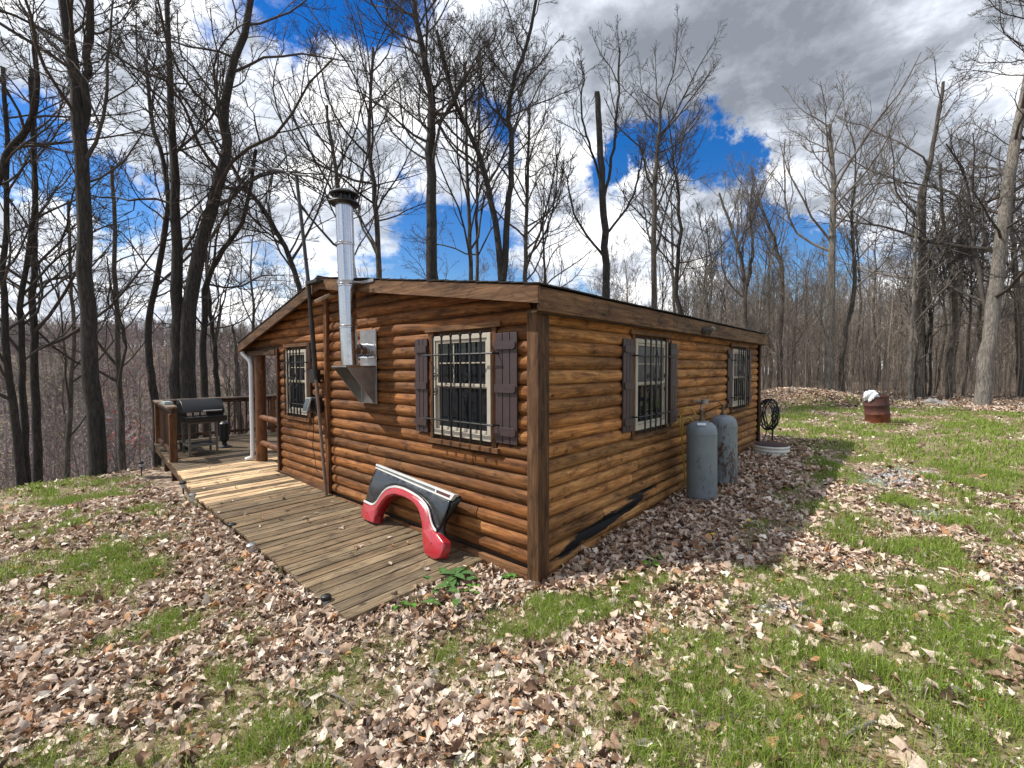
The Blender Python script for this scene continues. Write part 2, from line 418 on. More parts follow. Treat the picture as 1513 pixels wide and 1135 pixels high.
def leaves(x, y, z, size, stations, tiltmax=.5, lobes=True, tint=None):
    N = len(x); S = stations
    t = np.linspace(0, 1, S)
    base = np.sin(PI * np.clip(t, .02, .985)) ** .75
    W = np.tile(base, (N, 1)) * rng.uniform(.26, .42, (N, 1))
    if lobes: W = W * (1 + .38 * np.cos(np.arange(S) * PI + rng.uniform(0, 6, (N, 1)))) 
    L = size
    bend = rng.normal(0, .7, N); curl = rng.normal(.35, .75, N); tw = rng.normal(0, .8, N)
    tt = t[None, :] - .5
    mx = tt * L[:, None] * (1 - .12 * bend[:, None] ** 2); mz = bend[:, None] * (tt ** 2 - .08) * L[:, None] * 1.3
    mz = mz + rng.normal(0, .03, (N, S)) * L[:, None]
    my = rng.normal(0, .05, (N, 1)) * (tt * 2) ** 2 * L[:, None]
    w = W * L[:, None]
    pts = np.zeros((N, S, 3, 3))
    for j, sgn in enumerate((-1, 0, 1)):
        ang = curl[:, None] * 1.1 + tw[:, None] * tt * sgn
        pts[:, :, j, 0] = mx; pts[:, :, j, 1] = my + sgn * w * np.cos(ang); pts[:, :, j, 2] = mz + abs(sgn) * w * np.sin(ang)
    a = rng.uniform(0, 2 * PI, N); tx = rng.normal(0, tiltmax * .8, N); ty = rng.normal(0, tiltmax * .8, N)
    ca, sa = np.cos(a), np.sin(a)
    X, Y, Z = pts[..., 0], pts[..., 1], pts[..., 2]
    e = lambda q: q[:, None, None]
    Z2 = Z * np.cos(e(tx)) + Y * np.sin(e(tx)); Y2 = Y * np.cos(e(tx)) - Z * np.sin(e(tx))
    X3 = X * np.cos(e(ty)) - Z2 * np.sin(e(ty)); Z3 = Z2 * np.cos(e(ty)) + X * np.sin(e(ty))
    XX = X3 * e(ca) - Y2 * e(sa) + e(x); YY = X3 * e(sa) + Y2 * e(ca) + e(y)
    lift = -Z3.min((1, 2)) * .55
    ZZ = Z3 + e(z + lift)
    V = np.stack([XX, YY, ZZ], -1).reshape(-1, 3)
    b = (np.arange(N) * S * 3)[:, None, None]; k = (np.arange(S - 1) * 3)[None, :, None]; j = np.arange(2)[None, None, :]
    i0 = (b + k + j).reshape(-1); Fq = np.stack([i0, i0 + 1, i0 + 4, i0 + 3], 1)
    c = PAL[rng.choice(len(PAL), N, p=PW)] * rng.uniform(.75, 1.15, (N, 1))
    if tint is not None: c = c * tint
    C = np.repeat(c, S * 3, 0) * rng.uniform(.9, 1.08, (N * S * 3, 1))
    return V, Fq, C
WEEDP = [gp(*q) for q in ((668, 862), (655, 888), (697, 880), (597, 902), (755, 862))]
VV, FF, CCs = [], [], []; off = 0
def acc(V, Fq, C):
    global off
    VV.append(V); FF.append(Fq + off); CCs.append(C); off += len(V)
for n, r0, r1, S, sz in [(67000, .05, 4.4, 6, .052), (79000, 4.4, 9, 5, .060), (70000, 9, 25, 3, .085)]:
    x, y = polar_pts(n, r0, r1)
    gm_ = grassmask(x, y); keep = (~blocked(x, y)) & (rng.random(n) > np.minimum(gm_ * 1.25, .86 + .10 * (y > 5))) & (rng.random(n) > np.clip(blobs(GRAVEL, x, y), 0, 1) * .75) & (x > -13)
    patch = fbm(x * .8 + 3, y * .8, 3, 31); keep &= rng.random(n) < .45 + 1.1 * patch
    for wp in WEEDP: keep &= (np.hypot(x - wp[0], y - wp[1]) > .10) | (rng.random(n) < .35)
    x, y = x[keep], y[keep]; z = height(x, y) + rng.random(len(x)) ** 2 * .035
    far = (y > 20)
    acc(*leaves(x, y, z, np.clip(rng.lognormal(math.log(sz), .40, len(x)), .02, .105), S))
n = 85000; x, y = polar_pts(n, .05, 7); k = (~blocked(x, y)) & (rng.random(n) > grassmask(x, y) * .6); x, y = x[k], y[k]
acc(*leaves(x, y, height(x, y) + rng.random(len(x)) * .03, rng.uniform(.015, .034, len(x)), 3))
# drifts packed along the deck edge, the cabin wall and the mound
n = 6000; x = rng.uniform(-9.8, -.6, n); y = -1.45 - np.abs(rng.normal(0, .22, n)); k = rng.random(n) < .8; x, y = x[k], y[k]
acc(*leaves(x, y, height(x, y) + rng.random(len(x)) * .05 * np.exp((y + 1.45) * 4), rng.uniform(.05, .11, len(x)), 5))
n = 5200; x = .04 + np.abs(rng.normal(0, .5, n)); y = rng.uniform(-.1, 8.5, n)
acc(*leaves(x, y, height(x, y) + rng.random(n) * .05, rng.uniform(.05, .11, n), 5, tint=np.array([.95, .9, .86])))
n = 5200; x = rng.normal(-1.2, 2.0, n); y = rng.normal(19.3, .9, n)
acc(*leaves(x, y, height(x, y) + rng.random(n) * .06, rng.uniform(.08, .15, n), 3))
n = 11000; x = rng.uniform(-4, 14, n); y = rng.uniform(18.5, 30, n); 
acc(*leaves(x, y, height(x, y) + rng.random(n) * .05, rng.uniform(.09, .15, n), 3))
n = 520; x = rng.uniform(-.7, -.02, n); y = rng.uniform(-1.2, 0.0, n)
acc(*leaves(x, y, height(x, y) + .01 + rng.random(n) * .04, rng.uniform(.05, .10, n), 5))
def deckz(x): return .07 - .022 * x
n = 46; x = rng.uniform(-6.8, -.75, n); y = rng.uniform(-1.35, -.05, n)
acc(*leaves(x, y, deckz(x) + .008, rng.uniform(.04, .08, n), 5, tiltmax=.2))
lo = mesh('leaf_litter', np.vstack(VV), np.vstack(FF), LEAFM, None, True, np.vstack(CCs))
tagp(lo, 'dry curled tan and brown leaves lying thick on the ground around the cabin', 'dead leaves', kind='stuff')

# ------------------------------------------------------------------ grass
def blades(x, y, z, h, w, colr, lean=.5):
    N = len(x); a = rng.uniform(0, 2 * PI, N); b = rng.uniform(0, 2 * PI, N); ln = np.abs(rng.normal(0, lean, N))
    wx, wy = np.cos(a) * w / 2, np.sin(a) * w / 2; dx, dy = np.cos(b) * ln, np.sin(b) * ln
    pts = np.zeros((N, 5, 3))
    for k, (t, ws) in enumerate([(0, 1), (.55, .8)]):
        cx = x + dx * h * t ** 1.6; cy = y + dy * h * t ** 1.6; cz = z + h * t * (1 - .25 * ln * t)
        pts[:, 2 * k, 0] = cx - wx * ws; pts[:, 2 * k, 1] = cy - wy * ws; pts[:, 2 * k, 2] = cz
        pts[:, 2 * k + 1, 0] = cx + wx * ws; pts[:, 2 * k + 1, 1] = cy + wy * ws; pts[:, 2 * k + 1, 2] = cz
    pts[:, 4, 0] = x + dx * h; pts[:, 4, 1] = y + dy * h; pts[:, 4, 2] = z + h * np.clip(1 - .35 * ln, .2, 1)
    b0 = (np.arange(N) * 5)
    F3 = np.concatenate([np.stack([b0, b0 + 1, b0 + 3], 1), np.stack([b0, b0 + 3, b0 + 2], 1), np.stack([b0 + 2, b0 + 3, b0 + 4], 1)])
    sh = np.array([.55, .55, .9, .9, 1.15])[None, :, None]
    C = (colr[:, None, :] * np.ones((1, 5, 1))).reshape(-1, 3)
    return pts.reshape(-1, 3), F3, C
VV, FF, CCs = [], [], []; off = 0
for n, r0, r1, hh, ww in [(370000, .05, 4.6, .06, .0035), (590000, 4.6, 10, .065, .0065), (590000, 10, 24, .07, .014)]:
    x, y = polar_pts(n, r0, r1)
    gm_ = grassmask(x, y); tuft = fbm(x * 4.2, y * 4.2, 3, 41)
    keep = (~blocked(x, y)) & (rng.random(n) < gm_ * np.clip(tuft * 3.0 - .85, .16, 1)) & (x > -12.5)
    x, y = x[keep], y[keep]; m_ = len(x)
    g_ = gm_[keep]; tf = tuft[keep]
    h = hh * (.5 + g_ * .7 + .6 * (tf - .4)) * rng.uniform(.6, 1.5, m_)
    green = np.array([.20, .30, .045]) * rng.uniform(.6, 1.5, (m_, 1)) * np.array([1, 1, 1]) + rng.uniform(0, .05, (m_, 1)) * np.array([1, .5, .1])
    dry = np.array([.68, .60, .37]) * rng.uniform(.6, 1.1, (m_, 1))
    isdry = rng.random(m_) < np.clip(.62 - g_ * .5, .14, .62)
    c = np.where(isdry[:, None], dry, green)
    acc(*blades(x, y, height(x, y), np.where(isdry, h * .7, h), ww * rng.uniform(.6, 1.3, m_), c, .75))
go = mesh('grass', np.vstack(VV), np.vstack(FF), GRASSM, None, False, np.vstack(CCs))
tagp(go, 'patchy spring grass and dry straw growing between the fallen leaves', 'grass', kind='stuff')
# gravel stones
mb = MB(); VV, FF, CCs = [], [], []; off = 0
N = 2600; pts = []
while len(pts) < N:
    x = rng.uniform(.5, 4.5, 4000); y = rng.uniform(-1.5, 8, 4000); w = np.clip(blobs(GRAVEL, x, y), 0, 1); k = rng.random(4000) < w ** 1.5
    pts += list(zip(x[k], y[k]))
pts = np.array(pts[:N]); s = rng.uniform(.006, .02, N)
oct_ = np.array([(1, 0, 0), (-1, 0, 0), (0, 1, 0), (0, -1, 0), (0, 0, 1), (0, 0, -1)]); of = np.array([(0, 2, 4), (2, 1, 4), (1, 3, 4), (3, 0, 4), (2, 0, 5), (1, 2, 5), (3, 1, 5), (0, 3, 5)])
Vg = (oct_[None] * s[:, None, None] * rng.uniform(.6, 1.3, (N, 6, 1))) * np.array([1, 1, .6]); Vg += np.stack([pts[:, 0], pts[:, 1], height(pts[:, 0], pts[:, 1])], 1)[:, None] + np.array([0, 0, .004])
Fg = (of[None] + (np.arange(N) * 6)[:, None, None]).reshape(-1, 3); Cg = np.repeat(rng.uniform(.22, .6, (N, 1)) * np.array([[1, 1, 1.02]]), 6, 0)
o = mesh('gravel', Vg.reshape(-1, 3), Fg, STUFFM, None, False, Cg); tagp(o, 'loose grey gravel showing through the grass right of the cabin', 'gravel', kind='stuff')

# ------------------------------------------------------------------ log cabin
cab = thing('log_cabin', 'small single-storey log cabin with stained half-log siding, barred windows and a low gable roof', 'cabin', (0, 0, 0))
PITCH = .1348
ZJ = on(782, 478.6, 1, 0)[2]
rows = [ZJ + k * PITCH for k in range(-17, 8)]
XR, XL, XM = .13, -7.03, -3.73
ZR, ZL, ZM = 2.628, 2.42, 3.20                                     # top of shingles at the right eave, left eave and ridge
def rooftop(x): return ZR + (ZM - ZR) * (x - XR) / (XM - XR) if x > XM else ZM + (ZL - ZM) * (x - XM) / (XL - XM)
def noise1(u, s): return float(vnoise(np.array([u]), np.array([s * 7.31]), 77)[0])
def log_rows(name, ax, u0, u1, openings, zlist, topfn, mat, char=False, out=-1, extra=None, seed=0):
    """half-log siding; ax 0: wall lies along x at y=0, ax 1: along y at x=0"""
    CH = []; rr = random.Random(seed); Vs, Fs, Cs = [], [], []; nb = 0; K = 9
    for ri, z0 in enumerate(zlist):
        lo, hi = (u0, u1) if extra is None else extra(z0)
        iv = [(lo, hi)]
        for (a, b, za, zb) in openings:
            if z0 + PITCH * .5 > za and z0 + PITCH * .5 < zb:
                nv = []
                for p, q in iv:
                    if b <= p or a >= q: nv.append((p, q)); continue
                    if a > p: nv.append((p, a))
                    if b < q: nv.append((b, q))
                iv = nv
        # random butt joints
        nv = []
        for p, q in iv:
            c = p + rr.uniform(.9, 3.2)
            while c < q - .6: nv.append((p, c)); p = c; c = p + rr.uniform(1.6, 3.6)
            nv.append((p, q))
        for p, q in nv:
            p += .003; q -= .003
            n = max(2, int((q - p) / .045)); us = np.linspace(p, q, n)
            tone = rr.uniform(.62, 1.32); hue = rr.uniform(-.06, .06); wob = rr.uniform(0, 100); bul = rr.uniform(.9, 1.12)
            zz = np.zeros((n, K)); dd = np.zeros((n, K))
            for k in range(K):
                t = k / (K - 1)
                zz[:, k] = z0 + PITCH * t + (vnoise(us * 1.7 + wob, us * 0, 3) - .5) * .010 * (1 if 0 < k < K - 1 else .4)
                dd[:, k] = -.038 + .038 * bul * math.sin(PI * min(max(t, .0), 1)) ** .55 + (vnoise(us * 5 + wob, np.full(n, k * .7), 9) - .5) * .007
            endr = np.minimum((us - p) / .018, (q - us) / .018).clip(0, 1); dd = dd * 1 + (endr[:, None] - 1) * .008
            zmax = np.array([topfn(u) for u in us]) if topfn else np.full(n, 99.)
            zz = np.minimum(zz, zmax[:, None])
            P3 = np.zeros((n, K, 3))
            if ax == 0: P3[..., 0] = us[:, None]; P3[..., 1] = -dd * 1.0 * (-out); P3[..., 2] = zz
            else: P3[..., 1] = us[:, None]; P3[..., 0] = dd * (-out); P3[..., 2] = zz
            i = np.arange(n * K).reshape(n, K) + nb
            f = np.stack([i[:-1, :-1], i[1:, :-1], i[1:, 1:], i[:-1, 1:]], -1).reshape(-1, 4)
            cu = np.repeat(us, K); cz = zz.ravel()
            c = np.ones((n * K, 3)) * tone * np.array([1 + hue, 1, 1 - hue])
            # staining: less worn wood under the eaves, weathered pale lower down
            wv = fbm(cu * .8 + seed, cz * 2.2, 3, 21)[:, None]
            c = c * (.72 + .56 * wv)
            low = np.clip((1.25 - cz) / 1.1, 0, 1)[:, None] * np.clip(fbm(cu * 1.1, cz * 3, 3, 25)[:, None] * 2 - .4, 0, 1)
            c = c * (1 - .5 * low) + low * .5 * np.array([1.5, 1.6, 1.75]) * tone
            gd = np.abs(((cz - z0) / PITCH) - .5) * 2; c = c * (1 - .38 * np.clip((gd - .72) / .28, 0, 1)[:, None])
            sp_ = np.clip((.42 - cz) / .3, 0, 1)[:, None] * np.clip(fbm(cu * 3.3, cz * 9, 4, 83)[:, None] * 2.6 - .8, 0, 1) * .6
            c = c * (1 - sp_) + sp_ * np.array([.85, 1.0, 1.2]) * .6
            if char:
                d = np.exp(-(((cu - 1.2 - (cz - .3) * 1.2) / .95) ** 2 + ((cz - .27 - (cu - 1.0) * .09) / .085) ** 2)) * 1.25
                d += .42 * np.exp(-(((cu - 2.5) / .8) ** 2 + ((cz - .47) / .05) ** 2))
                d = d * (.45 + 1.1 * fbm(cu * 2.6, cz * 9, 3, 51))
                gap = (np.abs(((cz - z0) / PITCH) - .5) > .33)
                CH.append(d * np.where(gap, 1.5, .95))
                gy = np.clip(fbm(cu * 1.3 + 9, cz * 6, 3, 61) * 2.4 - 1.2, 0, 1) * np.clip((.95 - cz) / .5, 0, 1) * np.clip((cu - 1.2) / 1.0, 0, 1)
                c = c * (1 - .5 * gy[:, None]) + .5 * gy[:, None] * np.array([.75, .9, 1.1]) * .8
            Vs.append(P3.reshape(-1, 3)); Cs.append(c); Fs += [tuple(r) for r in f]
            Fs.append(tuple(i[0, ::-1])); Fs.append(tuple(i[-1])); nb += n * K
    o = mesh(name, np.vstack(Vs), Fs, mat, cab, True, np.vstack(Cs))
    if CH:
        at_ = o.data.color_attributes.new('Char', 'FLOAT_COLOR', 'POINT'); q = np.ones((len(o.data.vertices), 4), np.float32); q[:, :3] = np.concatenate(CH)[:, None]; at_.data.foreach_set('color', q.ravel())
    try: o.data.set_sharp_from_angle(angle=math.radians(50))
    except Exception: pass
    return o
# windows: (axis, u0, u1, z0, z1)
WIN = [(0, -1.425, -.553, 1.235, 2.272), (0, -5.215, -4.49, 1.225, 2.235), (1, 1.812, 2.70, 1.20, 2.276), (1, 5.545, 6.375, 1.237, 2.268)]
under = lambda x: rooftop(x) - .06
def gext(z0):
    if z0 < 2.24: return (-5.56, -.09)
    # upper rows stop where the roof cuts them
    lo = -6.93; hi = -.09
    xs = np.linspace(-6.93, -.09, 400); ok = [x for x in xs if under(x) > z0 + .015]
    return (min(ok), max(ok)) if ok else (XM - .01, XM)
c_ = .07
op0 = [(a - c_, b + c_, z0 - .07, z1 + .06) for (ax, a, b, z0, z1) in WIN if ax == 0] + [(-3.87, -3.79, 0, 3.1)]
op1 = [(a - c_, b + c_, z0 - .07, z1 + .06) for (ax, a, b, z0, z1) in WIN if ax == 1]
grows = [z for z in rows if z > .10 and z < 3.12]
log_rows('gable_wall', 0, 0, 0, op0, grows, under, LOGX, extra=gext, seed=3)
srows = [z for z in rows if z > -.08 and z < 2.40]
log_rows('side_wall', 1, .10, 7.34, op1, srows, lambda u: 2.44, LOGY, char=True, out=-1, seed=8)
# the unseen walls
m = MB(); m.box((-5.60, .055, -.1), (-.055, 7.35, 2.35)); 
o = m.build('wall_core', DARKIN, cab)
for yy in (.05, 7.30):
    P = [(-.06, under(-.06)), (XM, under(XM)), (-6.93, under(-6.93)), (-6.93, 2.27), (-.06, 2.27)]
    m = MB(); m.add([(x, yy, z) for x, z in P] + [(x, yy + .04, z) for x, z in P], [(0, 1, 2, 3, 4), (9, 8, 7, 6, 5)] + [(k, 5 + k, 5 + (k + 1) % 5, (k + 1) % 5) for k in range(5)])
    m.build('gable_sheathing', DARKIN, cab)
log_rows('rear_side_wall', 1, .1, 7.34, [], [z for z in rows if .1 < z < 2.2], None, LOGY, out=-1, seed=12).location = (0, 0, 0)
bpy.data.objects['rear_side_wall'].matrix_basis = Matrix.Translation((-5.60, 7.44, 0)) @ Matrix.Rotation(PI, 4, 'Z')
# corner boards and wall boards
m = MB()
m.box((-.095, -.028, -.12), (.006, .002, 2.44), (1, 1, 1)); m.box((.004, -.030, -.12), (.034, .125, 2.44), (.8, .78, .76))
m.build('corner_board', BOARDZ, cab, bevel=.004, cols=True)
m = MB(); m.box((-3.875, -.03, .13), (-3.785, .02, 3.08), (1.25, .95, .7)); m.build('wall_batten', BOARDZ, cab, bevel=.004, cols=True)
m = MB(); m.box((-5.62, -.03, .19), (-5.555, .05, 2.27), (.6, .45, .4)); m.build('end_board', BOARDZ, cab, bevel=.004, cols=True)
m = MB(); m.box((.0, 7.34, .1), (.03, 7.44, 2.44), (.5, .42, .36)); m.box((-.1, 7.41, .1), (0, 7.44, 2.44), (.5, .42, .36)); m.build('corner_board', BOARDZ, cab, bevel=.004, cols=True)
# skirting board at the foot of the gable wall
m = MB(); m.box((-5.55, -.022, .05), (-3.9, .02, deckz(-4.7) + .045), (1.1, .9, .8)); m.build('skirting_board', BOARDX, cab, bevel=.003, cols=True); m = MB(); m.box((-3.77, -.022, .02), (-.1, .02, .135), (1.5, 1.25, 1.05)); m.build('skirting_board', BOARDX, cab, bevel=.003, cols=True)
# roof
def slab(x0, z0, x1, z1, y0, y1, th):
    return [(x0, y0, z0), (x1, y0, z1), (x1, y1, z1), (x0, y1, z0), (x0, y0, z0 - th), (x1, y0, z1 - th), (x1, y1, z1 - th), (x0, y1, z0 - th)]
BX = [(0, 1, 2, 3), (7, 6, 5, 4), (0, 4, 5, 1), (1, 5, 6, 2), (2, 6, 7, 3), (3, 7, 4, 0)]
Y0, Y1 = -.165, 7.56
m = MB()
nc = 27
for side in (0, 1):
    xa, za = (XR + .02, ZR - .003) if side == 0 else (XL - .02, ZL - .004)
    for k in range(nc):                                            # overlapping shingle courses
        t0 = k / nc; t1 = (k + 1.12) / nc; t1 = min(t1, 1)
        x0 = xa + (XM - xa) * t0; x1 = xa + (XM - xa) * t1; z0 = za + (ZM - za) * t0 + .004 + (k % 2) * .001; z1 = za + (ZM - za) * t1 - .002
        yy = Y0 - .01
        while yy < Y1:
            ye = min(yy + .305, Y1 + .01); dz = random.uniform(-.002, .004); sh = random.uniform(.7, 1.3)
            m.add(slab(x0, z0 + dz, x1, z1 + dz, yy, ye - .004, .010), BX, (sh, sh, sh)); yy = ye
roof = m.build('roof', SHING, cab)
m = MB()
for k in range(26):
    y = Y0 + k * .298; dz = random.uniform(0, .006)
    m.add([(XM - .13, y, ZM - .022 + dz), (XM, y, ZM + .018 + dz), (XM + .13, y, ZM - .012 + dz), (XM + .13, y + .31, ZM - .016), (XM, y + .31, ZM + .010), (XM - .13, y + .31, ZM - .026)], [(0, 1, 4, 5), (1, 2, 3, 4), (5, 4, 1, 0)])
m.build('ridge_cap', SHING, roof)
m = MB()
for x0, z0, x1, z1 in ((XR - .02, ZR - .02, XM, ZM - .02), (XL + .02, ZL - .02, XM, ZM - .02)):
    m.add(slab(x0, z0, x1, z1, Y0 + .035, Y1 - .035, .03), BX)
m.build('roof_deck', DARKIN, roof)
# fascia boards
def rake(y0, y1):
    m = MB()
    for (xa, za, xb, zb, c, hh) in ((XR + .005, ZR - .02, XM + .001, ZM - .02, (1.05, .95, .85), .145), (XL, ZL - .02, XM - .001, ZM - .02, (.95, .9, .85), .15)):
        N = 14
        for k in range(N):
            a = k / N; b = (k + 1) / N
            x0, z0, x1, z1 = xa + (xb - xa) * a, za + (zb - za) * a, xa + (xb - xa) * b, za + (zb - za) * b
            m.add([(x0, y0, z0), (x1, y0, z1), (x1, y1, z1), (x0, y1, z0), (x0, y0, z0 - hh), (x1, y0, z1 - hh), (x1, y1, z1 - hh), (x0, y1, z0 - hh)], BX, c)
    return m
rake(Y0, Y0 + .032).build('rake_fascia', BOARDX, cab, cols=True)
rake(Y1 - .032, Y1).build('rake_fascia', BOARDX, cab, cols=True)
m = MB()
for ya, yb, c, dz in ((Y0 + .034, 2.62, (1.15, 1.0, .85), 0), (2.623, 5.1, (1.0, .95, .85), -.003), (5.103, Y1 - .034, (1.05, 1.0, .9), 0)):
    m.box((XR - .032, ya, ZR - .222 + dz), (XR, yb, ZR - .024 + dz), c)
m.build('eave_fascia', BOARDY, cab, bevel=.004, cols=True)
m = MB(); m.box((XL, Y0 + .034, ZL - .20), (XL + .03, Y1 - .034, ZL - .024)); m.build('eave_fascia', BOARDY, cab, bevel=.004, cols=True)
m = MB(); m.box((.036, Y0 + .036, 2.395), (XR - .034, Y1 - .036, 2.407)); m.build('soffit', DARKIN, cab)
# porch: beam, post, log rails, ceiling
m = MB(); m.box((-6.95, -.045, 2.18), (-5.63, .04, 2.262), (.55, .5, .45)); m.build('porch_beam', BOARDX, cab, bevel=.004, cols=True)
m = MB(); m.box((-6.93, .045, 2.20), (-5.64, 7.3, 2.235)); m.build('porch_ceiling', DARKIN, cab)
pz = deckz(-6.7)
m = MB(); m.tube([(-6.70, .10, pz), (-6.70, .10, 1.2), (-6.70, .10, 2.19)], [.098, .092, .095], 16); m.build('porch_post', PORCHM, cab, True)
m = MB(); m.tube([(-6.70, 7.2, pz), (-6.70, 7.2, 2.1)], .095, 12); m.build('porch_post', PORCHM, cab, True)
for zz in (1.05, .70):
    p = on(384, 617 if zz > 1 else 655, 0, -6.6)
    m = MB(); m.tube([(-6.62, .09, p[2]), (-6.1, .08, p[2] - .012), (-5.60, .07, p[2] - .02)], [.05, .055, .05], 12); m.build('porch_rail', LOGX if False else PORCHM, cab, True)
# downspout
m = MB()
a = on(358, 523, 1, -.12); b = on(374, 545, 1, -.03); c = on(385, 676, 1, -.02)
m.tube([(-6.98, -.11, 2.26), (-6.97, -.10, 2.22), (-6.84, -.03, 2.10), (-6.82, -.02, 2.0), (-6.82, -.02, 1.2), (-6.82, -.02, .40), (-6.82, -.03, pz + .07), (-6.88, -.12, pz + .03)], [.036] * 8, 10)
m.build('downspout', WHITEM, cab, True)

def window(ax, u0, u1, z0, z1, shl, shr, curtain):
    """ax 0: wall along x facing -y; ax 1: wall along y facing +x"""
    T = (lambda u, d, z: (u, -d, z)) if ax == 0 else (lambda u, d, z: (d, u, z))
    def bx(m, ua, ub, da, db, za, zb, c=None):
        a = T(ua, da, za); b = T(ub, db, zb); m.box([min(p, q) for p, q in zip(a, b)], [max(p, q) for p, q in zip(a, b)], c)
    WOOD = BOARDZ
    mid = z0 + (z1 - z0) * .50
    m = MB(); fw = .048
    bx(m, u0, u0 + fw, -.05, .018, z0, z1); bx(m, u1 - fw, u1, -.05, .018, z0, z1)
    bx(m, u0 + fw, u1 - fw, -.05, .017, z0, z0 + fw + .01); bx(m, u0 + fw, u1 - fw, -.05, .017, z1 - fw, z1)
    # sashes
    s = .03
    for (za, zb, dd) in ((z0 + fw + .012, mid + .015, -.012), (mid - .002, z1 - fw - .002, .004)):
        bx(m, u0 + fw + .001, u0 + fw + s, dd - .025, dd, za, zb); bx(m, u1 - fw - s, u1 - fw - .001, dd - .025, dd, za, zb)
        bx(m, u0 + fw + s + .001, u1 - fw - s - .001, dd - .025, dd - .001, za, za + s); bx(m, u0 + fw + s + .001, u1 - fw - s - .001, dd - .025, dd - .001, zb - s, zb)
    w = m.build('window', VINYL, cab, bevel=.003)
    ua, ub = u0 + fw + s, u1 - fw - s
    m = MB(); zz = mid + s
    for k in (1, 2): u = ua + (ub - ua) * k / 3; bx(m, u - .006, u + .006, -.022, -.010, zz, z1 - fw - s)
    zc = (zz + z1 - fw - s) / 2; bx(m, ua, ub, -.021, -.011, zc - .006, zc + .006)
    m.build('muntin', VINYL, w)
    m = MB(); bx(m, ua - .01, ub + .01, -.034, -.026, z0 + .05, mid); m.build('pane', GLASS, w)
    m = MB(); bx(m, ua - .01, ub + .01, -.022, -.0225, mid + .005, z1 - .05) if False else bx(m, ua - .01, ub + .01, -.028, -.0235, mid + .005, z1 - .05); m.build('pane', CURT if curtain else GLASS, w)
    # wooden casing
    m = MB(); cw = .06
    bx(m, u0 - cw, u0 - .002, -.05, .006, z0 - .05, z1 + .045, (1.2, 1, .8)); m.build('casing', WOOD, w, bevel=.003, cols=True); m = MB(); bx(m, u1 + .002, u1 + cw, -.05, .006, z0 - .05, z1 + .045, (1.0, .8, .62))
    m.build('casing', WOOD, w, bevel=.003, cols=True)
    m = MB(); bx(m, u0 - cw - .06, u1 + cw + .07, -.05, .022, z1 + .003 + .045, z1 + .045 + .055, (1.2, 1.0, .8)); m.build('header', BOARDX if ax == 0 else BOARDY, w, bevel=.003, cols=True); m = MB(); bx(m, u0 - cw - .03, u1 + cw + .04, -.05, .030, z0 - .10, z0 - .052, (1.15, .95, .75))
    m.build('sill', BOARDX if ax == 0 else BOARDY, w, bevel=.003, cols=True)
    # shutters
    for sh in (shl, shr):
        if not sh: continue
        a, b = sh; n = 3; ww = (b - a); za, zb = z0 + .005, z1 - .015
        m = MB()
        for k in range(n):
            bx(m, a + ww * k / n + .004, a + ww * (k + 1) / n - .004, .002, .020, za, zb)
        bx(m, a + .01, b - .01, -.002, .004, za + .01, zb - .01)
        s_ = m.build('shutter', SHUT, cab, bevel=.002)
        for zt in (.11, .50, .89):
            zc = za + (zb - za) * zt; m = MB(); e = .018
            A = [(a + .004, zc - .036), (b - .035, zc - .036), (b - .012, zc - .018), (b - .012, zc + .018), (b - .035, zc + .036), (a + .004, zc + .036)]
            if sh is shl: A = [(a + b - p, q) for p, q in A]
            V = [T(p, .0205, q) for p, q in A] + [T(p, .040, q) for p, q in A]
            m.add(V, [tuple(range(6)), tuple(range(11, 5, -1))] + [(k, (k + 1) % 6, 6 + (k + 1) % 6, 6 + k) for k in range(6)])
            m.build('batten', SHUT, s_, bevel=.002)
    # iron guard
    m = MB(); D = .085; n = 6
    us = [u0 + .10 + (u1 - u0 - .16) * k / (n - 1) for k in range(n)]
    for u in us:
        m.tube([T(u, D, z0 - .005), T(u, D, z1 - .02)], .011, 6); m.tube([T(u, D, z1 - .022), T(u, D, z1 - .01), T(u, D, z1 + .012)], [.014, .017, .006], 6)
        m.tube([T(u, D, z0 - .03), T(u, D, z0 - .005)], [.006, .014], 6)
    for zc in (z0 + .17, z1 - .20):
        m.tube([T(u0 - .09, .01, zc), T(u0 - .07, D, zc), T(u0 + .05, D, zc), T(u1 - .02, D, zc), T(u1 + .09, D, zc), T(u1 + .11, .01, zc)], .0095, 6)
    uc = (us[1] + us[3]) / 2 if n > 4 else (u0 + u1) / 2; uc = us[2]; zc = mid + .01
    for sg in (-1, 1):
        m.tube([T(uc, D + .012, zc + .40), T(uc + sg * .03, D + .012, zc + .30), T(uc + sg * .075, D + .012, zc + .10), T(uc + sg * .06, D + .012, zc + .01), T(uc + sg * .025, D + .012, zc + .01)], .005, 5)
        m.tube([T(uc, D + .012, zc - .42), T(uc + sg * .03, D + .012, zc - .30), T(uc + sg * .075, D + .012, zc - .12), T(uc + sg * .06, D + .012, zc - .03), T(uc + sg * .025, D + .012, zc - .03)], .005, 5)
        for cx, cz, r in ((.055, .045, .036), (.055, -.045, .036), (.235, .085, .042), (.235, -.075, .042)):
            pts = [T(uc + sg * cx + r * (1 - k / 22) * math.cos(k * .62), D + .012, zc + cz + r * (1 - k / 22) * math.sin(k * .62)) for k in range(18)]
            m.tube(pts, .0048, 5)
    m.build('window_guard', IRON, cab, True)
window(*WIN[0], (-1.725, -1.505), (-.485, -.215), False)
window(*WIN[1], None, (-4.42, -4.25) if False else None, False)
window(*WIN[2], (1.50, 1.735), (2.775, 3.02), True)
window(*WIN[3], (5.25, 5.475), (6.45, 6.70), True)
# a dark shutter board on the right of the far gable window
m = MB(); m.box((-4.43, -.03, 1.20), (-4.33, -.008, 2.33), (.5, .42, .38)); m.build('window_board', BOARDZ, cab, cols=True)

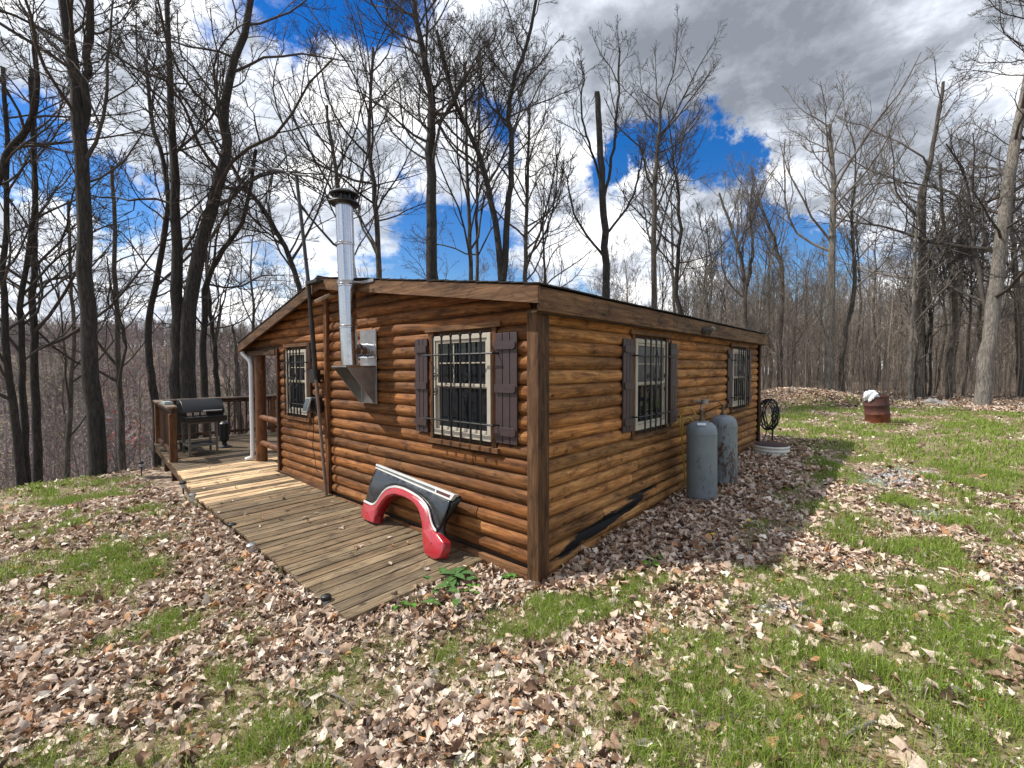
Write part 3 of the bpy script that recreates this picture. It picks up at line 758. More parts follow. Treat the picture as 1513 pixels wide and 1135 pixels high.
# stove pipe chimney
cx, cy = -2.62, -.285
def pxz(py, x, y):                                                  # height of a pixel row at a plan position
    fwd = (x - CAM[0]) * -R[0, 2] + (y - CAM[1]) * -R[1, 2]
    # solve z so that it projects on row py
    lo, hi = -5, 30
    for _ in range(50):
        mdd = (lo + hi) / 2; c = R.T @ (np.array([x, y, mdd]) - CAM); p = PY - F * c[1] / c[2] * -1 if False else PY + F * c[1] / c[2]
        if p > py: lo = mdd
        else: hi = mdd
    return lo
def pxx(px, py, y): return on(px, py, 1, y)
pb = pxx(519, 540, cy); pt = pxx(501, 303, cy)
cx0, zb0, cx1, zt0 = pb[0], pb[2], pt[0], pt[2]
prof = lambda z0, z1, r: [(r, z0), (r, z1)]
CX = lambda z: cx0 + (cx1 - cx0) * (z - zb0) / (zt0 - zb0) * .55      # nearly plumb
cxx = (CX(zb0) + CX(zt0)) / 2
pr = .100
m = MB()
segz = [zb0, zb0 + (zt0 - zb0) * .235, zb0 + (zt0 - zb0) * .49, zb0 + (zt0 - zb0) * .74, zt0]
tops = []
AXB = np.array([cxx + .03, cy, segz[0]]); AX = np.array([-.035, -.01, 1.0]); RNG = []
for k in range(4):
    z0, z1 = segz[k] + .002, segz[k + 1] - .002
    r = pr + .001 * (k % 2)
    m.lathe([(r, 0), (r, z1 - z0)], (AXB[0] + AX[0] * (z0 - segz[0]), cy, z0), 48, axis=AX)
    if k: q_ = AXB + AX * (z0 - segz[0]); RNG.append((q_, r))
chim = m.build('chimney', CHROME, cab, True)
for q_, r in RNG:
    m = MB(); m.lathe([(r + .001, -.020), (r + .005, -.016), (r + .005, -.004), (r + .002, 0), (r + .005, .004), (r + .005, .016), (r + .001, .020)], q_, 48, axis=AX); m.build('locking_band', CHROME, chim, True)
xt = AXB[0] + AX[0] * (zt0 - segz[0])
m = MB(); m.lathe([(.10, zt0 - .04), (.16, zt0 - .035), (.178, zt0 - .02), (.165, zt0), (.115, zt0 + .02), (.10, zt0 + .025)], (xt, cy, 0), 32)
m.lathe([(.085, zt0 + .02), (.085, zt0 + .10)], (xt, cy, 0), 24)
m.lathe([(.160, zt0 + .075), (.172, zt0 + .088), (.16, zt0 + .105), (.10, zt0 + .135), (.02, zt0 + .148)], (xt, cy, 0), 32)
for k in range(8):
    a = k * PI / 4; m.box((xt + .12 * math.cos(a) - .008, cy + .12 * math.sin(a) - .008, zt0 + .005), (xt + .12 * math.cos(a) + .008, cy + .12 * math.sin(a) + .008, zt0 + .10))
m.build('rain_cap', CAPM, chim, True)
# tee through the wall, wall plate and support bracket
zt = pxz(518, -2.55, -.1)
m = MB(); m.tube([(cxx + .01, cy + .02, zt - .02), (cxx + .02, -.16, zt)], [.115, .086], 28); m.tube([(cxx + .02, -.16, zt), (cxx + .02, -.09, zt), (cxx + .02, -.02, zt)], [.090, .090, .090], 28)
m.tube([(cxx + .02, -.085, zt), (cxx + .02, -.06, zt)], .096, 28); m.tube([(cxx + .02, -.165, zt), (cxx + .02, -.150, zt)], .095, 28)
m.build('tee_pipe', CHROME, chim, True)
zp0, zp1 = 1.50, 2.42
m = MB(); m.box((cxx - .19, -.022, zp0), (cxx + .19, -.012, zp1)); m.build('wall_plate', GALV, chim, bevel=.002)
zs = zb0
m = MB(); m.box((cxx - .17, cy - .13, zs - .022), (cxx + .18, -.024, zs - .004)); m.build('support_shelf', CHROME, chim, bevel=.002)
for sx in (-.17, .17):
    m = MB(); e = .004
    V = [(cxx + sx - e, cy - .11, zs - .024), (cxx + sx - e, -.026, zs - .024), (cxx + sx - e, -.026, zs - .47), (cxx + sx - e, -.05, zs - .47)]
    V += [(x + 2 * e, y, z) for x, y, z in V]
    m.add(V, [(0, 1, 2, 3), (7, 6, 5, 4), (0, 4, 5, 1), (1, 5, 6, 2), (2, 6, 7, 3), (3, 7, 4, 0)])
    m.build('bracket', GALV, chim, bevel=.001)
# roof brace
zf = pxz(418, cxx, cy)
m = MB(); m.lathe([(pr + .010, zf - .02), (pr + .013, zf - .018), (pr + .013, zf + .018), (pr + .010, zf + .02)], (cxx - .008, cy, 0), 32)
m.box((cxx + .11, Y0 - .012, zf - .018), (cxx + .40, Y0 - .004, zf + .018)); m.tube([(cxx + .1, cy + .03, zf), (cxx + .16, Y0 - .01, zf)], .012, 6)
m.build('brace_band', GALV, chim, True)

# ------------------------------------------------------------------ things fixed to the walls
def mat_emit_lens(): return simple('lamp_lens', (.55, .50, .36), .25, var=.15)
LENS = mat_emit_lens(); LHOUS = simple('lamp_housing', (.40, .30, .20), .6); LHD = simple('lamp_housing_dark', (.05, .045, .04), .5)
c = on(476, 441, 1, -.20)
fl = thing('flood_light', 'tan flood light with a slatted lens under the ridge of the gable end', 'flood light', tuple(c))
rt = rotx(math.radians(28)) @ roty(math.radians(-6))
m = MB(); m.box(c - np.array([.115, .07, .02]), c + np.array([.115, .07, .02]), rot=rt); m.tube([c + np.array([0, .06, .03]), c + np.array([0, .12, .06]), (c[0], -.02, c[2] + .06)], .016, 8); m.build('housing', LHOUS, fl, bevel=.006)
m = MB()
for k in range(4): m.box(c + np.array([-.105 + k * .053, -.058, -.026]), c + np.array([-.062 + k * .053, .058, -.0205]), rot=rt, piv=c)
m.build('lens', LENS, fl)
c = on(1051, 489, 0, .22)
fl = thing('flood_light', 'twin-head flood light fixed to the eave board over the gas cylinders', 'flood light', tuple(c))
m = MB(); m.tube([(XR, c[1] - .1, c[2] + .0), (XR + .03, c[1] - .1, c[2])], .05, 16); m.tube([(XR + .02, c[1] - .1, c[2]), c + np.array([-.01, -.03, .02])], .014, 8); m.build('mount', LHD, fl, True)
rt = roty(math.radians(35)) @ rotz(.3)
m = MB(); m.box(c + np.array([-.02, -.12, -.055]), c + np.array([.025, .10, .055]), rot=rt); m.build('lamp_head', LHD, fl, bevel=.006)
m = MB(); m.box(c + np.array([.0255, -.11, -.045]), c + np.array([.030, -.01, .045]), rot=rt, piv=c); m.box(c + np.array([.0255, .0, -.045]), c + np.array([.030, .09, .045]), rot=rt, piv=c); m.build('lens', LENS, fl)

# antenna mast and antenna
mbase = on(482, 722, 1, -.10); mb1 = on(467, 560, 1, -.12); mb2 = on(456, 420, 1, -.22); mtop = on(437, 252, 1, -.22)
ant = thing('antenna_mast', 'thin dark pole up the gable wall carrying a television antenna', 'antenna', (mbase[0], -.1, deckz(mbase[0])))
MAST = simple('mast_steel', (.045, .042, .04), .6, .3, var=.4)
m = MB(); m.tube([(mbase[0], -.10, deckz(mbase[0])), mb1], .022, 10); m.build('lower_pole', simple('weathered_pipe', (.20, .14, .10), .7), ant, True)
m = MB(); m.tube([mb1, mb1 + (mb2 - mb1) * .62], .032, 12); m.tube([mb1 + (mb2 - mb1) * .60, mb2 + (mtop - mb2) * .05], .027, 12); m.tube([mb2, mtop], .025, 10); m.build('mast', MAST, ant, True)
m = MB(); q = on(454, 426, 1, -.22); m.tube([q, q + np.array([0, 0, .10])], .026, 10); m.build('collar', simple('brass_tape', (.25, .15, .04), .6), ant, True)
m = MB(); q = on(459, 419, 1, -.20); m.box((q[0] - .02, -.26, q[2] - .02), (q[0] + .30, -.168, q[2] + .02)); m.build('bracket', MAST, ant)
def pa(px, py): return on(px, py, 1, -.22)
m = MB(); bp = [pa(364, 247), pa(454, 260)]; m.tube(bp, .017, 8); m.build('boom', simple('aluminium', (.12, .12, .125), .6, .3), ant, True)
m = MB(); m.tube([pa(395, 250), pa(400, 250.5), pa(420, 253), pa(424, 254.5)], [.014, .034, .036, .02], 10); m.build('balun_box', RUBBER, ant, True)
for (a, b) in [((364, 242), (364, 250)), ((377, 244), (377, 251)), ((387, 245), (387, 252)), ((399, 243), (396, 257)), ((405, 243), (402, 258)), ((425, 241), (417, 264)), ((452, 262), (445, 275)), ((452, 262), (458, 251))]:
    p, q = pa(*a), pa(*b); p[1] -= .22; q[1] += .22 
    m = MB(); m.tube([p, q], .009, 6); m.build('element', RUBBER, ant)

jb = on(466, 556, 1, -.08)
t = thing('junction_box', 'small black junction box on the pole above the solar lamp', 'junction box', tuple(jb))
m = MB(); m.box(jb + np.array([-.075, -.05, -.10]), jb + np.array([.075, .045, .10])); m.build('box', RUBBER, t, bevel=.008)
m = MB(); m.tube([jb + np.array([-.05, -.03, .1]), jb + np.array([-.09, -.03, .35]), jb + np.array([-.07, .0, .55])], .008, 6)
m.tube([jb + np.array([.07, -.03, -.05]), jb + np.array([.17, -.03, -.18]), jb + np.array([.12, -.03, -.30]), jb + np.array([.0, -.03, -.24])], .007, 6); m.build('cable', RUBBER, t, True)
sb = on(463, 597, 1, -.10)
t = thing('solar_light', 'solar panel lamp with a tilted square panel hanging on the wall beside the barred window', 'solar lamp', tuple(sb))
m = MB(); m.box(sb + np.array([-.08, -.02, -.13]), sb + np.array([.12, .085, .10])); m.build('case', RUBBER, t, bevel=.01)
rt = rotx(math.radians(-18)) @ rotz(math.radians(-8)); pc = sb + np.array([-.04, -.075, .0])
m = MB(); m.box(pc + np.array([-.10, -.012, -.12]), pc + np.array([.10, .012, .10]), rot=rt); m.build('panel_frame', simple('grey_frame', (.35, .36, .36), .4), t, bevel=.006)
m = MB(); m.box(pc + np.array([-.08, -.016, -.10]), pc + np.array([.08, -.0125, .08]), rot=rt, piv=pc); m.build('solar_cell', simple('solar_cell', (.07, .09, .10), .2, .2), t)
m = MB(); m.tube([sb + np.array([.02, 0, -.13]), sb + np.array([.0, -.02, -.6]), sb + np.array([.06, .0, -.95]), sb + np.array([.2, 0, -1.02])], .005, 5); m.build('cable', RUBBER, t, True)

# ------------------------------------------------------------------ deck
dk = thing('wooden_deck', 'weathered wooden deck of cross boards running along the cabin to a railed corner', 'deck', (-5, -.7, 0))
XE = -10.15
def dout(x): return float(np.interp(-x, [.6, 5.0, 6.6, 10.3], [-1.425, -1.36, -1.20, -.90]))
m = MB(); x = -.655; k = 0
pale = []
def plx(px, py): 
    z = .2
    for _ in range(12): p = on(px, py, 2, z); z = deckz(p[0])
    return p[0]
PALE = [(plx(261, 697), plx(271, 708)), (plx(277, 711), plx(280, 714)), (plx(285, 717), plx(289, 721)), (plx(297, 727), plx(302, 732)), (plx(307, 736), plx(311, 740)), (plx(254, 680), plx(257, 683))]  # last pair paints a sunlit strip; the others are truly pale boards
BW = .137
while x > XE:
    xb = x - BW + .009; xc = (x + xb) / 2
    yend = -.03 if xc > -5.6 else 4.2
    if -5.7 < xc < -5.5: yend = -.04
    tone = random.uniform(.72, 1.12); hue = random.uniform(-.05, .05)
    cc = np.array([tone * (1 + hue), tone, tone * (1 - hue)])
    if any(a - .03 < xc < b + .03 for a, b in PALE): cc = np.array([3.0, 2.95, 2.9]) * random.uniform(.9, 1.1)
    if xc < -6.9: cc = cc * np.array([.72, .72, .75])  # boards past the porch are coloured darker for roof and tree shade
    y0 = dout(xc) + random.uniform(-.012, .012); z = deckz(xc); n = 10 if yend < 1 else 24
    ys = np.linspace(y0, yend, n)
    warp = random.uniform(-.003, .003); V = []
    for y in ys:
        q = warp + .0015 * math.sin(y * 5 + k)
        V += [(xb, y, z + q), (x, y, z + q), (x, y, z + q - .034), (xb, y, z + q - .034)]
    Fs = [(4 * j + a, 4 * j + (a + 1) % 4, 4 * j + 4 + (a + 1) % 4, 4 * j + 4 + a)[::-1] for j in range(n - 1) for a in range(4)] + [(0, 1, 2, 3), tuple(4 * (n - 1) + a for a in (3, 2, 1, 0))]
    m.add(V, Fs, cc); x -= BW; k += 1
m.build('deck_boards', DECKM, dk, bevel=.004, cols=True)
m = MB()
ex = [-.66, -5.0, -6.6, XE]
for a, b in zip(ex[:-1], ex[1:]):
    ya, yb = dout(a) + .02, dout(b) + .02; za, zb = deckz(a) - .036, deckz(b) - .036; hgt = .15
    m.add([(a, ya, za), (b, yb, zb), (b, yb + .035, zb), (a, ya + .035, za), (a, ya, za - hgt), (b, yb, zb - hgt), (b, yb + .035, zb - hgt), (a, ya + .035, za - hgt)], BX, (.9, .85, .75))
m.box((-.70, dout(-.66) + .03, deckz(-.66) - .17), (-.665, -.03, deckz(-.66) - .037), (.55, .5, .45))
m.box((XE, dout(XE) + .06, deckz(XE) - .19), (XE + .035, 4.2, deckz(XE) - .037), (.9, .85, .8))
m.build('rim_joist', BOARDX, dk, cols=True)
m = MB()
for x, y in ((-8.2, -.95), (-9.9, -.75), (-9.9, 1.5), (-6.6, -.9), (-9.9, 4.0)): m = MB(); m.box((x - .045, y - .045, hz(x, y) - .3), (x + .045, y + .045, deckz(x) - .04)); m.build('deck_footing', RAILM, dk)
# railing
TOPZ = deckz(XE) + .93
def railing(p0, p1, n, name='railing', zt=TOPZ):
    p0 = np.array(p0); p1 = np.array(p1); d = (p1 - p0); L = np.hypot(*d); d = d / L; nrm = np.array([-d[1], d[0]]); ang = math.atan2(d[1], d[0]); rz = rotz(ang)
    def bar(m, s0, s1, w, za, zb, offn=0):
        c = p0 + d * (s0 + s1) / 2 + nrm * offn; hl = (s1 - s0) / 2
        m.box(np.array([c[0] - hl, c[1] - w / 2, za]), np.array([c[0] + hl, c[1] + w / 2, zb]), rot=rz, piv=(c[0], c[1], 0))
    z0 = deckz((p0[0] + p1[0]) / 2)
    m = MB(); bar(m, -.04, L + .04, .15, zt, zt + .036); r_ = m.build('handrail', RAILC, dk, bevel=.004, label=None)
    m = MB(); bar(m, 0, L, .036, zt - .092, zt - .002); m.build('rail_bar', RAILM, dk); m = MB(); bar(m, 0, L, .036, z0 + .09, z0 + .16); m.build('rail_bar', RAILM, dk)
    for k in range(n):
        s = L * (k + .5) / n; m = MB(); bar(m, s - .018, s + .018, .034, z0 + .05, zt - .012, .037); m.build('baluster', RAILM, dk)
RAILC = mat_wood('handrail_wood', 1, (.16, .11, .08), (.26, .19, .14), (.38, .30, .23), rough=.7, attr=False)
C0 = np.array([XE + .06, dout(XE) + .06]); C1 = np.array([-7.68, dout(-7.68) + .05])
railing(C0, C1, 20)
railing(C0 + np.array([0, .02]), (XE + .06, 4.15), 38)
for (x, y) in (C1, C0, (XE + .06, 1.55), (XE + .06, 4.15)):
    big = abs(x - C1[0]) < .01
    m = MB(); s = .055 if big else .05; z0 = deckz(x) - (.0 if big else .2)
    m.box((x - s, y - s, z0), (x + s, y + s, TOPZ - (.10 if big else .002))); m.build('railing_post', PORCHM, dk, bevel=.006)
# end post cap box on the handrail
bp = on(247, 592, 2, TOPZ + .05)
t = thing('tackle_box', 'small grey-green box lying on the corner handrail beside the grill', 'box', (bp[0], bp[1], TOPZ + .037))
b0 = np.array([-8.25, dout(-8.25) + .05, TOPZ + .037])
t.location = b0; ORG[t.name] = b0
m = MB(); m.box(b0 + np.array([-.22, -.07, 0]), b0 + np.array([.10, .07, .05])); m.build('tray', simple('pale_green', (.33, .38, .34), .5), t, bevel=.006)
m = MB(); m.box(b0 + np.array([-.20, -.06, .051]), b0 + np.array([.08, .06, .062])); m.build('cover', simple('pale_green2', (.45, .48, .46), .4), t, bevel=.003)

# grill
gx0, gy0 = -8.02, -.72
gzb = deckz(-8.2)
gr_ = thing('barbecue_grill', 'black gas grill on an open metal frame standing at the deck railing', 'grill', (-8.2, -.5, gzb))
GBLK = simple('grill_black', (.006, .006, .007), .45, var=.3); GFR = simple('grill_frame', (.17, .155, .13), .5, .3); GHD = simple('grill_silver', (.55, .56, .56), .25, .8)
X0, X1, Ya, Yb = -8.45, -8.0, -.74, -.28
for (x, y) in ((X1, Ya), (X1, Yb), (X0, Ya), (X0, Yb)):
    m = MB(); m.box((x - .018, y - .018, gzb + .03), (x + .018, y + .018, gzb + .68)); m.tube([(x, y, gzb), (x, y, gzb + .035)], .022, 8); m.build('leg', GFR, gr_, bevel=.003)
m = MB()
for z in (gzb + .17, gzb + .62):
    m.box((X1 - .012, Ya + .02, z), (X1 + .012, Yb - .02, z + .045)); m.box((X0 - .012, Ya + .02, z), (X0 + .012, Yb - .02, z + .045))
    m.box((X0 + .02, Ya - .012, z), (X1 - .02, Ya + .012, z + .045)); m.box((X0 + .02, Yb - .012, z), (X1 - .02, Yb + .012, z + .045))
m.build('frame_rail', GFR, gr_, bevel=.002)
m = MB(); m.box((X0 + .02, Ya + .02, gzb + .175), (X1 - .015, Yb - .02, gzb + .19)); m.build('shelf', GBLK, gr_)
m = MB(); m.box((X0 - .03, Ya - .09, gzb + .67), (X1 + .02, Yb + .12, gzb + .80)); m.build('firebox', GBLK, gr_, bevel=.01)
m = MB()                                                            # curved lid
prof_ = [(X1 + .02, gzb + .805), (X1 + .03, gzb + .86), (X1 - .01, gzb + .95), (X1 - .10, gzb + 1.04), (X1 - .22, gzb + 1.09), (X0 + .03, gzb + 1.09), (X0 - .03, gzb + 1.0), (X0 - .03, gzb + .805)]
n_ = len(prof_); V = [(x, Ya - .10, z) for x, z in prof_] + [(x, Yb + .14, z) for x, z in prof_]
m.add(V, [tuple(range(n_)), tuple(range(2 * n_ - 1, n_ - 1, -1))] + [(k, n_ + k, n_ + (k + 1) % n_, (k + 1) % n_) for k in range(n_)])
lid = m.build('lid', GBLK, gr_, True, bevel=.008)
m = MB(); m.tube([(X1 + .07, Ya + .22, gzb + .87), (X1 + .07, Yb + .08, gzb + .87)], .016, 10); m.box((X1 + .02, Ya + .25, gzb + .86), (X1 + .065, Ya + .27, gzb + .88)); m.box((X1 + .02, Yb + .04, gzb + .86), (X1 + .065, Yb + .06, gzb + .88)); m.build('handle', GHD, lid, True)
m = MB(); m.box((X1 + .02, Ya - .10, gzb + .74), (X1 + .17, Yb + .14, gzb + .765)); m.box((X1 + .15, Ya - .10, gzb + .66), (X1 + .17, Yb + .14, gzb + .739)); m.build('front_shelf', GBLK, gr_, bevel=.006)
for k in range(3):
    m = MB(); y = Ya - .04 + k * .115; rt = rotz(.0); m.box((X1 + .05, y, gzb + .767), (X1 + .13, y + .085, gzb + .772)); 
    m.box((X1 + .0325, y, gzb + .79), (X1 + .036, y + .085, gzb + .85)); m.build('burner_cover', GHD, gr_)
m = MB(); m.lathe([(.14, gzb + .0), (.14, gzb + .03), (.05, gzb + .07), (.04, gzb + .12), (.09, gzb + .16), (.09, gzb + .52), (.05, gzb + .56), (.0, gzb + .57)], (-8.62, .02, 0), 20)
t = thing('gas_bottle', 'black gas bottle on a round foot standing behind the grill', 'gas bottle', (-8.62, .02, gzb)); m.build('body', GBLK, t, True)
m = MB(); m.tube([(-8.62, .02, gzb + .56), (-8.62, .02, gzb + .62)], .02, 8); m.build('valve', BRASS, t, True)
t = thing('bucket', 'small dark bucket on the deck behind the grill legs', 'bucket', (-8.9, -.62, gzb))
m = MB(); m.lathe([(.08, gzb + .002), (.10, gzb + .16), (.105, gzb + .165), (.092, gzb + .155), (.075, gzb + .02)], (-8.9, -.62, 0), 20); m.build('pail', simple('dark_green', (.03, .05, .045), .5), t, True)
m = MB(); m.tube([(-8.9, -.62 - .1, gzb + .16), (-8.9, -.7, gzb + .22), (-8.9, -.62, gzb + .25), (-8.9, -.54, gzb + .22), (-8.9, -.52, gzb + .16)], .004, 5); m.build('handle', IRON, t, True)

# wagon wheel
wc = on(409, 652, 0, -6.15)
wz = deckz(-6.15) + .30
wy = .45
wh = thing('wagon_wheel', 'old grey wagon wheel leaning by the cabin corner inside the porch', 'wheel', (-6.0, wy, deckz(-6.0)))
WW = simple('old_wheel_wood', (.09, .08, .07), .8)
wcx = -5.93
m = MB(); pts = [(wcx + .30 * math.cos(a), wy + .04 * math.sin(a), wz + .30 * math.sin(a)) for a in np.linspace(0, 2 * PI, 33)]; m.tube(pts, .022, 8, cap=False); m.build('rim', WW, wh, True)
m = MB(); m.tube([(wcx, wy - .06, wz), (wcx, wy + .06, wz)], .045, 12); m.build('hub', WW, wh, True)
for k in range(10):
    a = k * 2 * PI / 10; m = MB(); m.tube([(wcx + .04 * math.cos(a), wy, wz + .04 * math.sin(a)), (wcx + .29 * math.cos(a), wy + .035 * math.sin(a), wz + .29 * math.sin(a))], .011, 6); m.build('spoke', WW, wh)

# ------------------------------------------------------------------ car quarter panel leaning on the wall
A_ = on(552, 773, 2, deckz(-2.2)); B_ = on(650, 826, 2, deckz(-.95)); Tp = on(620, 710, 1, -.07)
e1 = B_ - A_; e1 /= np.linalg.norm(e1); nn = np.cross(e1, Tp - A_); nn /= np.linalg.norm(nn)
if nn[1] > 0: nn = -nn
def fp(zx, zy, d=0.0):                                              # zoom coordinates -> point on the panel plane, d = outward bulge
    r = ray(530 + zx / 6.676, 670 + zy / 6.676); t = np.dot(A_ - CAM, nn) / np.dot(r, nn); return CAM + r * t + nn * d
def resamp(P, n):
    P = np.array(P, float); s = np.concatenate([[0], np.cumsum(np.hypot(*np.diff(P, axis=0).T))]); u = np.linspace(0, s[-1], n)
    # smooth
    Q = np.stack([np.interp(u, s, P[:, 0]), np.interp(u, s, P[:, 1])], 1)
    for _ in range(2): Q[1:-1] = Q[1:-1] * .5 + (Q[:-2] + Q[2:]) * .25
    return Q
def strip(m, rows_):                                               # rows_: list of lists of 3D points
    K = len(rows_[0]); V = [p for r in rows_ for p in r]
    m.add(V, [(i * K + j, i * K + j + 1, (i + 1) * K + j + 1, (i + 1) * K + j) for i in range(len(rows_) - 1) for j in range(K - 1)])
N = 60
arch_t = resamp([(92, 478), (180, 520), (215, 490), (270, 400), (325, 350), (400, 336), (480, 355), (560, 395), (640, 445), (700, 510), (735, 570), (750, 650), (770, 720), (805, 775)], N)
inner = resamp([(190, 690), (205, 620), (228, 560), (275, 485), (330, 428), (400, 410), (500, 440), (590, 492), (640, 560), (663, 650), (672, 760), (685, 900), (692, 975)], N)
outb = resamp([(70, 622), (74, 540), (92, 478)], 8)
topl = resamp([(200, 152), (930, 470)], N)
fen = thing('quarter_panel', 'black and red car quarter panel with a wheel arch leaning against the log wall', 'car panel', tuple((A_ + B_) / 2))
m = MB(); rws = []
backedge_t = arch_t.copy()
Np = 12
for k in range(Np + 1):
    s = k / Np; bul = .040 * math.sin(PI * (.12 + .85 * s)) 
    lowr = arch_t; up = topl
    rws.append([fp(*(up[j] * (1 - s) + lowr[j] * s + np.array([(22 * math.sin(PI * s)) * (j / (N - 1)) ** 3, 0])), .02 + bul * .6) for j in range(N)])
strip(m, rws)
# rear closing face down to the tail
body = m.build('panel', BLKP, fen, True)
sm = body.modifiers.new('thick', 'SOLIDIFY'); sm.thickness = .012; sm.offset = -1
# inner wheel housing edge behind the panel
m = MB(); e = resamp([(985, 412), (1015, 440), (965, 505), (905, 605), (850, 675), (835, 760), (870, 850)], 20); f2 = resamp([(930, 470), (925, 520), (880, 600), (840, 665), (815, 740), (808, 775), (840, 860)], 20)
strip(m, [[fp(*q, .035) for q in f2], [fp(*q, -.02) for q in e]])
o = m.build('rear_flange', IRON, fen, True); s_ = o.modifiers.new('t', 'SOLIDIFY'); s_.thickness = .01
# red flare
m = MB(); rws = []
leftp = resamp([(92, 480), (74, 545), (70, 622), (130, 668), (190, 690)], 12)
for k in range(7):
    s = k / 6; bul = .036 + .030 * min(1, s * 3) ** .7
    if k == 6: bul = .05
    r_ = []
    for j in range(N):
        q = arch_t[j] * (1 - s) + inner[j] * s; r_.append(fp(*q, bul))
    rws.append(r_)
rws.append([fp(*inner[j], -.05) for j in range(N)])
strip(m, rws)
o = m.build('wheel_arch_flare', REDP, fen, True); s_ = o.modifiers.new('t', 'SOLIDIFY'); s_.thickness = .006; s_.offset = -1
def foot(outline, ridge, name):
    # outline in zoom px; ridge = index centre bulge
    Q0 = np.array(outline + [outline[0]], float); s0 = np.concatenate([[0], np.cumsum(np.hypot(*np.diff(Q0, axis=0).T))]); P = np.stack([np.interp(np.linspace(0, s0[-1], 41), s0, Q0[:, i_]) for i_ in (0, 1)], 1)[:-1]; c = P.mean(0); m = MB(); rings = []
    for s, b in ((1.0, -.02), (1.0, .045), (.96, .066), (.90, .072), (.05, .075)):
        rings.append([fp(*(c + (q - c) * s), b) for q in P])
    K = len(P); V = [p for r in rings for p in r]
    m.add(V, [(i * K + j, i * K + (j + 1) % K, (i + 1) * K + (j + 1) % K, (i + 1) * K + j) for i in range(len(rings) - 1) for j in range(K)] + [tuple(range(K))])
    m.build(name, REDP, fen, True)
foot([(95, 490), (150, 520), (215, 545), (208, 620), (195, 692), (130, 670), (70, 625), (74, 545)], 0, 'flare_foot')
foot([(672, 745), (745, 740), (800, 778), (825, 790), (870, 850), (897, 885), (888, 960), (855, 1035), (795, 1052), (725, 1015), (690, 975), (683, 880)], 0, 'flare_foot')
m = MB()
for off_, rr_ in ((0, .0095), (-14, .005)):
    q = arch_t + np.array([0, off_ * .9]); m.tube([fp(*p, .055) for p in q], rr_, 6)
m.build('arch_trim', TRIMW, fen, True)
m = MB()
def quadbar(m, a, b, c, d, t0, t1): m.add([fp(*q, t0) for q in (a, b, c, d)] + [fp(*q, t1) for q in (a, b, c, d)], [(0, 1, 2, 3), (7, 6, 5, 4), (0, 4, 5, 1), (1, 5, 6, 2), (2, 6, 7, 3), (3, 7, 4, 0)])
quadbar(m, (207, 108), (985, 411), (972, 432), (203, 128), -.01, .052)
quadbar(m, (202, 140), (940, 452), (932, 470), (199, 153), .01, .052)
quadbar(m, (800, 345), (812, 349), (797, 408), (785, 402), .01, .054); quadbar(m, (955, 402), (985, 414), (945, 472), (925, 464), .01, .054)
m.build('top_trim', TRIMW, fen, bevel=.003)
m = MB(); quadbar(m, (203, 129), (790, 363), (780, 384), (202, 139), .01, .040); m.build('trim_channel', simple('trim_grey', (.16, .17, .16), .4), fen)
m = MB(); quadbar(m, (818, 362), (950, 414), (930, 452), (808, 400), .01, .046); m.build('marker_lamp', LAMPR, fen, bevel=.003)

# ------------------------------------------------------------------ gas cylinders
def cyl(px, py, top, r, mat, label, tilt, regulator):
    f_ = gp(px, py); d = f_[:2] - CAM[:2]; d /= np.linalg.norm(d); c = f_[:2] + d * r; z0 = hz(*c) - .01
    zt_ = pxz(top, c[0], c[1])
    h = zt_ - z0
    t = thing('gas_cylinder', label, 'gas cylinder', (c[0], c[1], z0), 'tall gas cylinders beside the cabin wall')
    m = MB(); m.lathe([(r * .93, 0), (r * .97, .015), (r * .97, .06), (r * .985, .065), (r, .09), (r, h - .17), (r + .004, h - .168), (r + .004, h - .155), (r, h - .153), (r * .985, h - .11), (r * .90, h - .06), (r * .68, h - .022), (r * .4, h - .006), (.05, h), (.0, h)], (c[0], c[1], z0), 48); b = m.build('tank', mat, t, True)
    if regulator:
        dv = (CAM[:2] - c) / np.linalg.norm(CAM[:2] - c); q0 = np.array([c[0] + dv[0] * r * .78, c[1] + dv[1] * r * .78, z0 + h - .028]); ag = math.atan2(dv[1], dv[0])
        m = MB(); m.box(q0 - np.array([.025, .05, .0015]), q0 + np.array([.025, .05, .0015]), rot=rotz(ag) @ roty(math.radians(30))); m.build('paper_label', WHITEM, t)
    m = MB(); m.lathe([(.035, h - .005), (.035, h + .02), (.02, h + .03), (.018, h + .07), (.03, h + .075), (.03, h + .10), (.014, h + .105), (.014, h + .13)], (c[0], c[1], z0), 14)
    m.tube([(c[0] - .05, c[1], z0 + h + .085), (c[0] + .05, c[1], z0 + h + .085)], .014, 8); m.tube([(c[0], c[1], z0 + h + .12), (c[0], c[1], z0 + h + .145)], .03, 10); m.build('valve', BRASS, t, True)
    t.rotation_euler = (0, tilt, 0)
    return c, z0, h
c1, z1_, h1 = cyl(1037, 745, 622, .185, TANK1, 'nearer tall blue-grey gas cylinder with a hose regulator', math.radians(-.8), True)
c2, z2_, h2 = cyl(1069, 721, 613, .185, TANK2, 'farther tall gas cylinder with rust-scratched paint', math.radians(-1.2), False)
zt1 = z1_ + h1
t = thing('gas_regulator', 'brass regulator and thin black pigtail above the nearer gas cylinder', 'regulator', (c1[0], c1[1], zt1 + .15))
m = MB(); m.tube([(c1[0] - .02, c1[1], zt1 + .14), (c1[0] - .03, c1[1] + .03, zt1 + .22)], .012, 8); m.tube([(c1[0] - .10, c1[1] + .03, zt1 + .24), (c1[0] + .05, c1[1] + .03, zt1 + .24)], .022, 10); m.tube([(c1[0] + .01, c1[1] + .03, zt1 + .215), (c1[0] + .01, c1[1] + .03, zt1 + .275)], .045, 14); m.build('body', simple('regulator_grey', (.30, .29, .26), .45, .4), t, True)
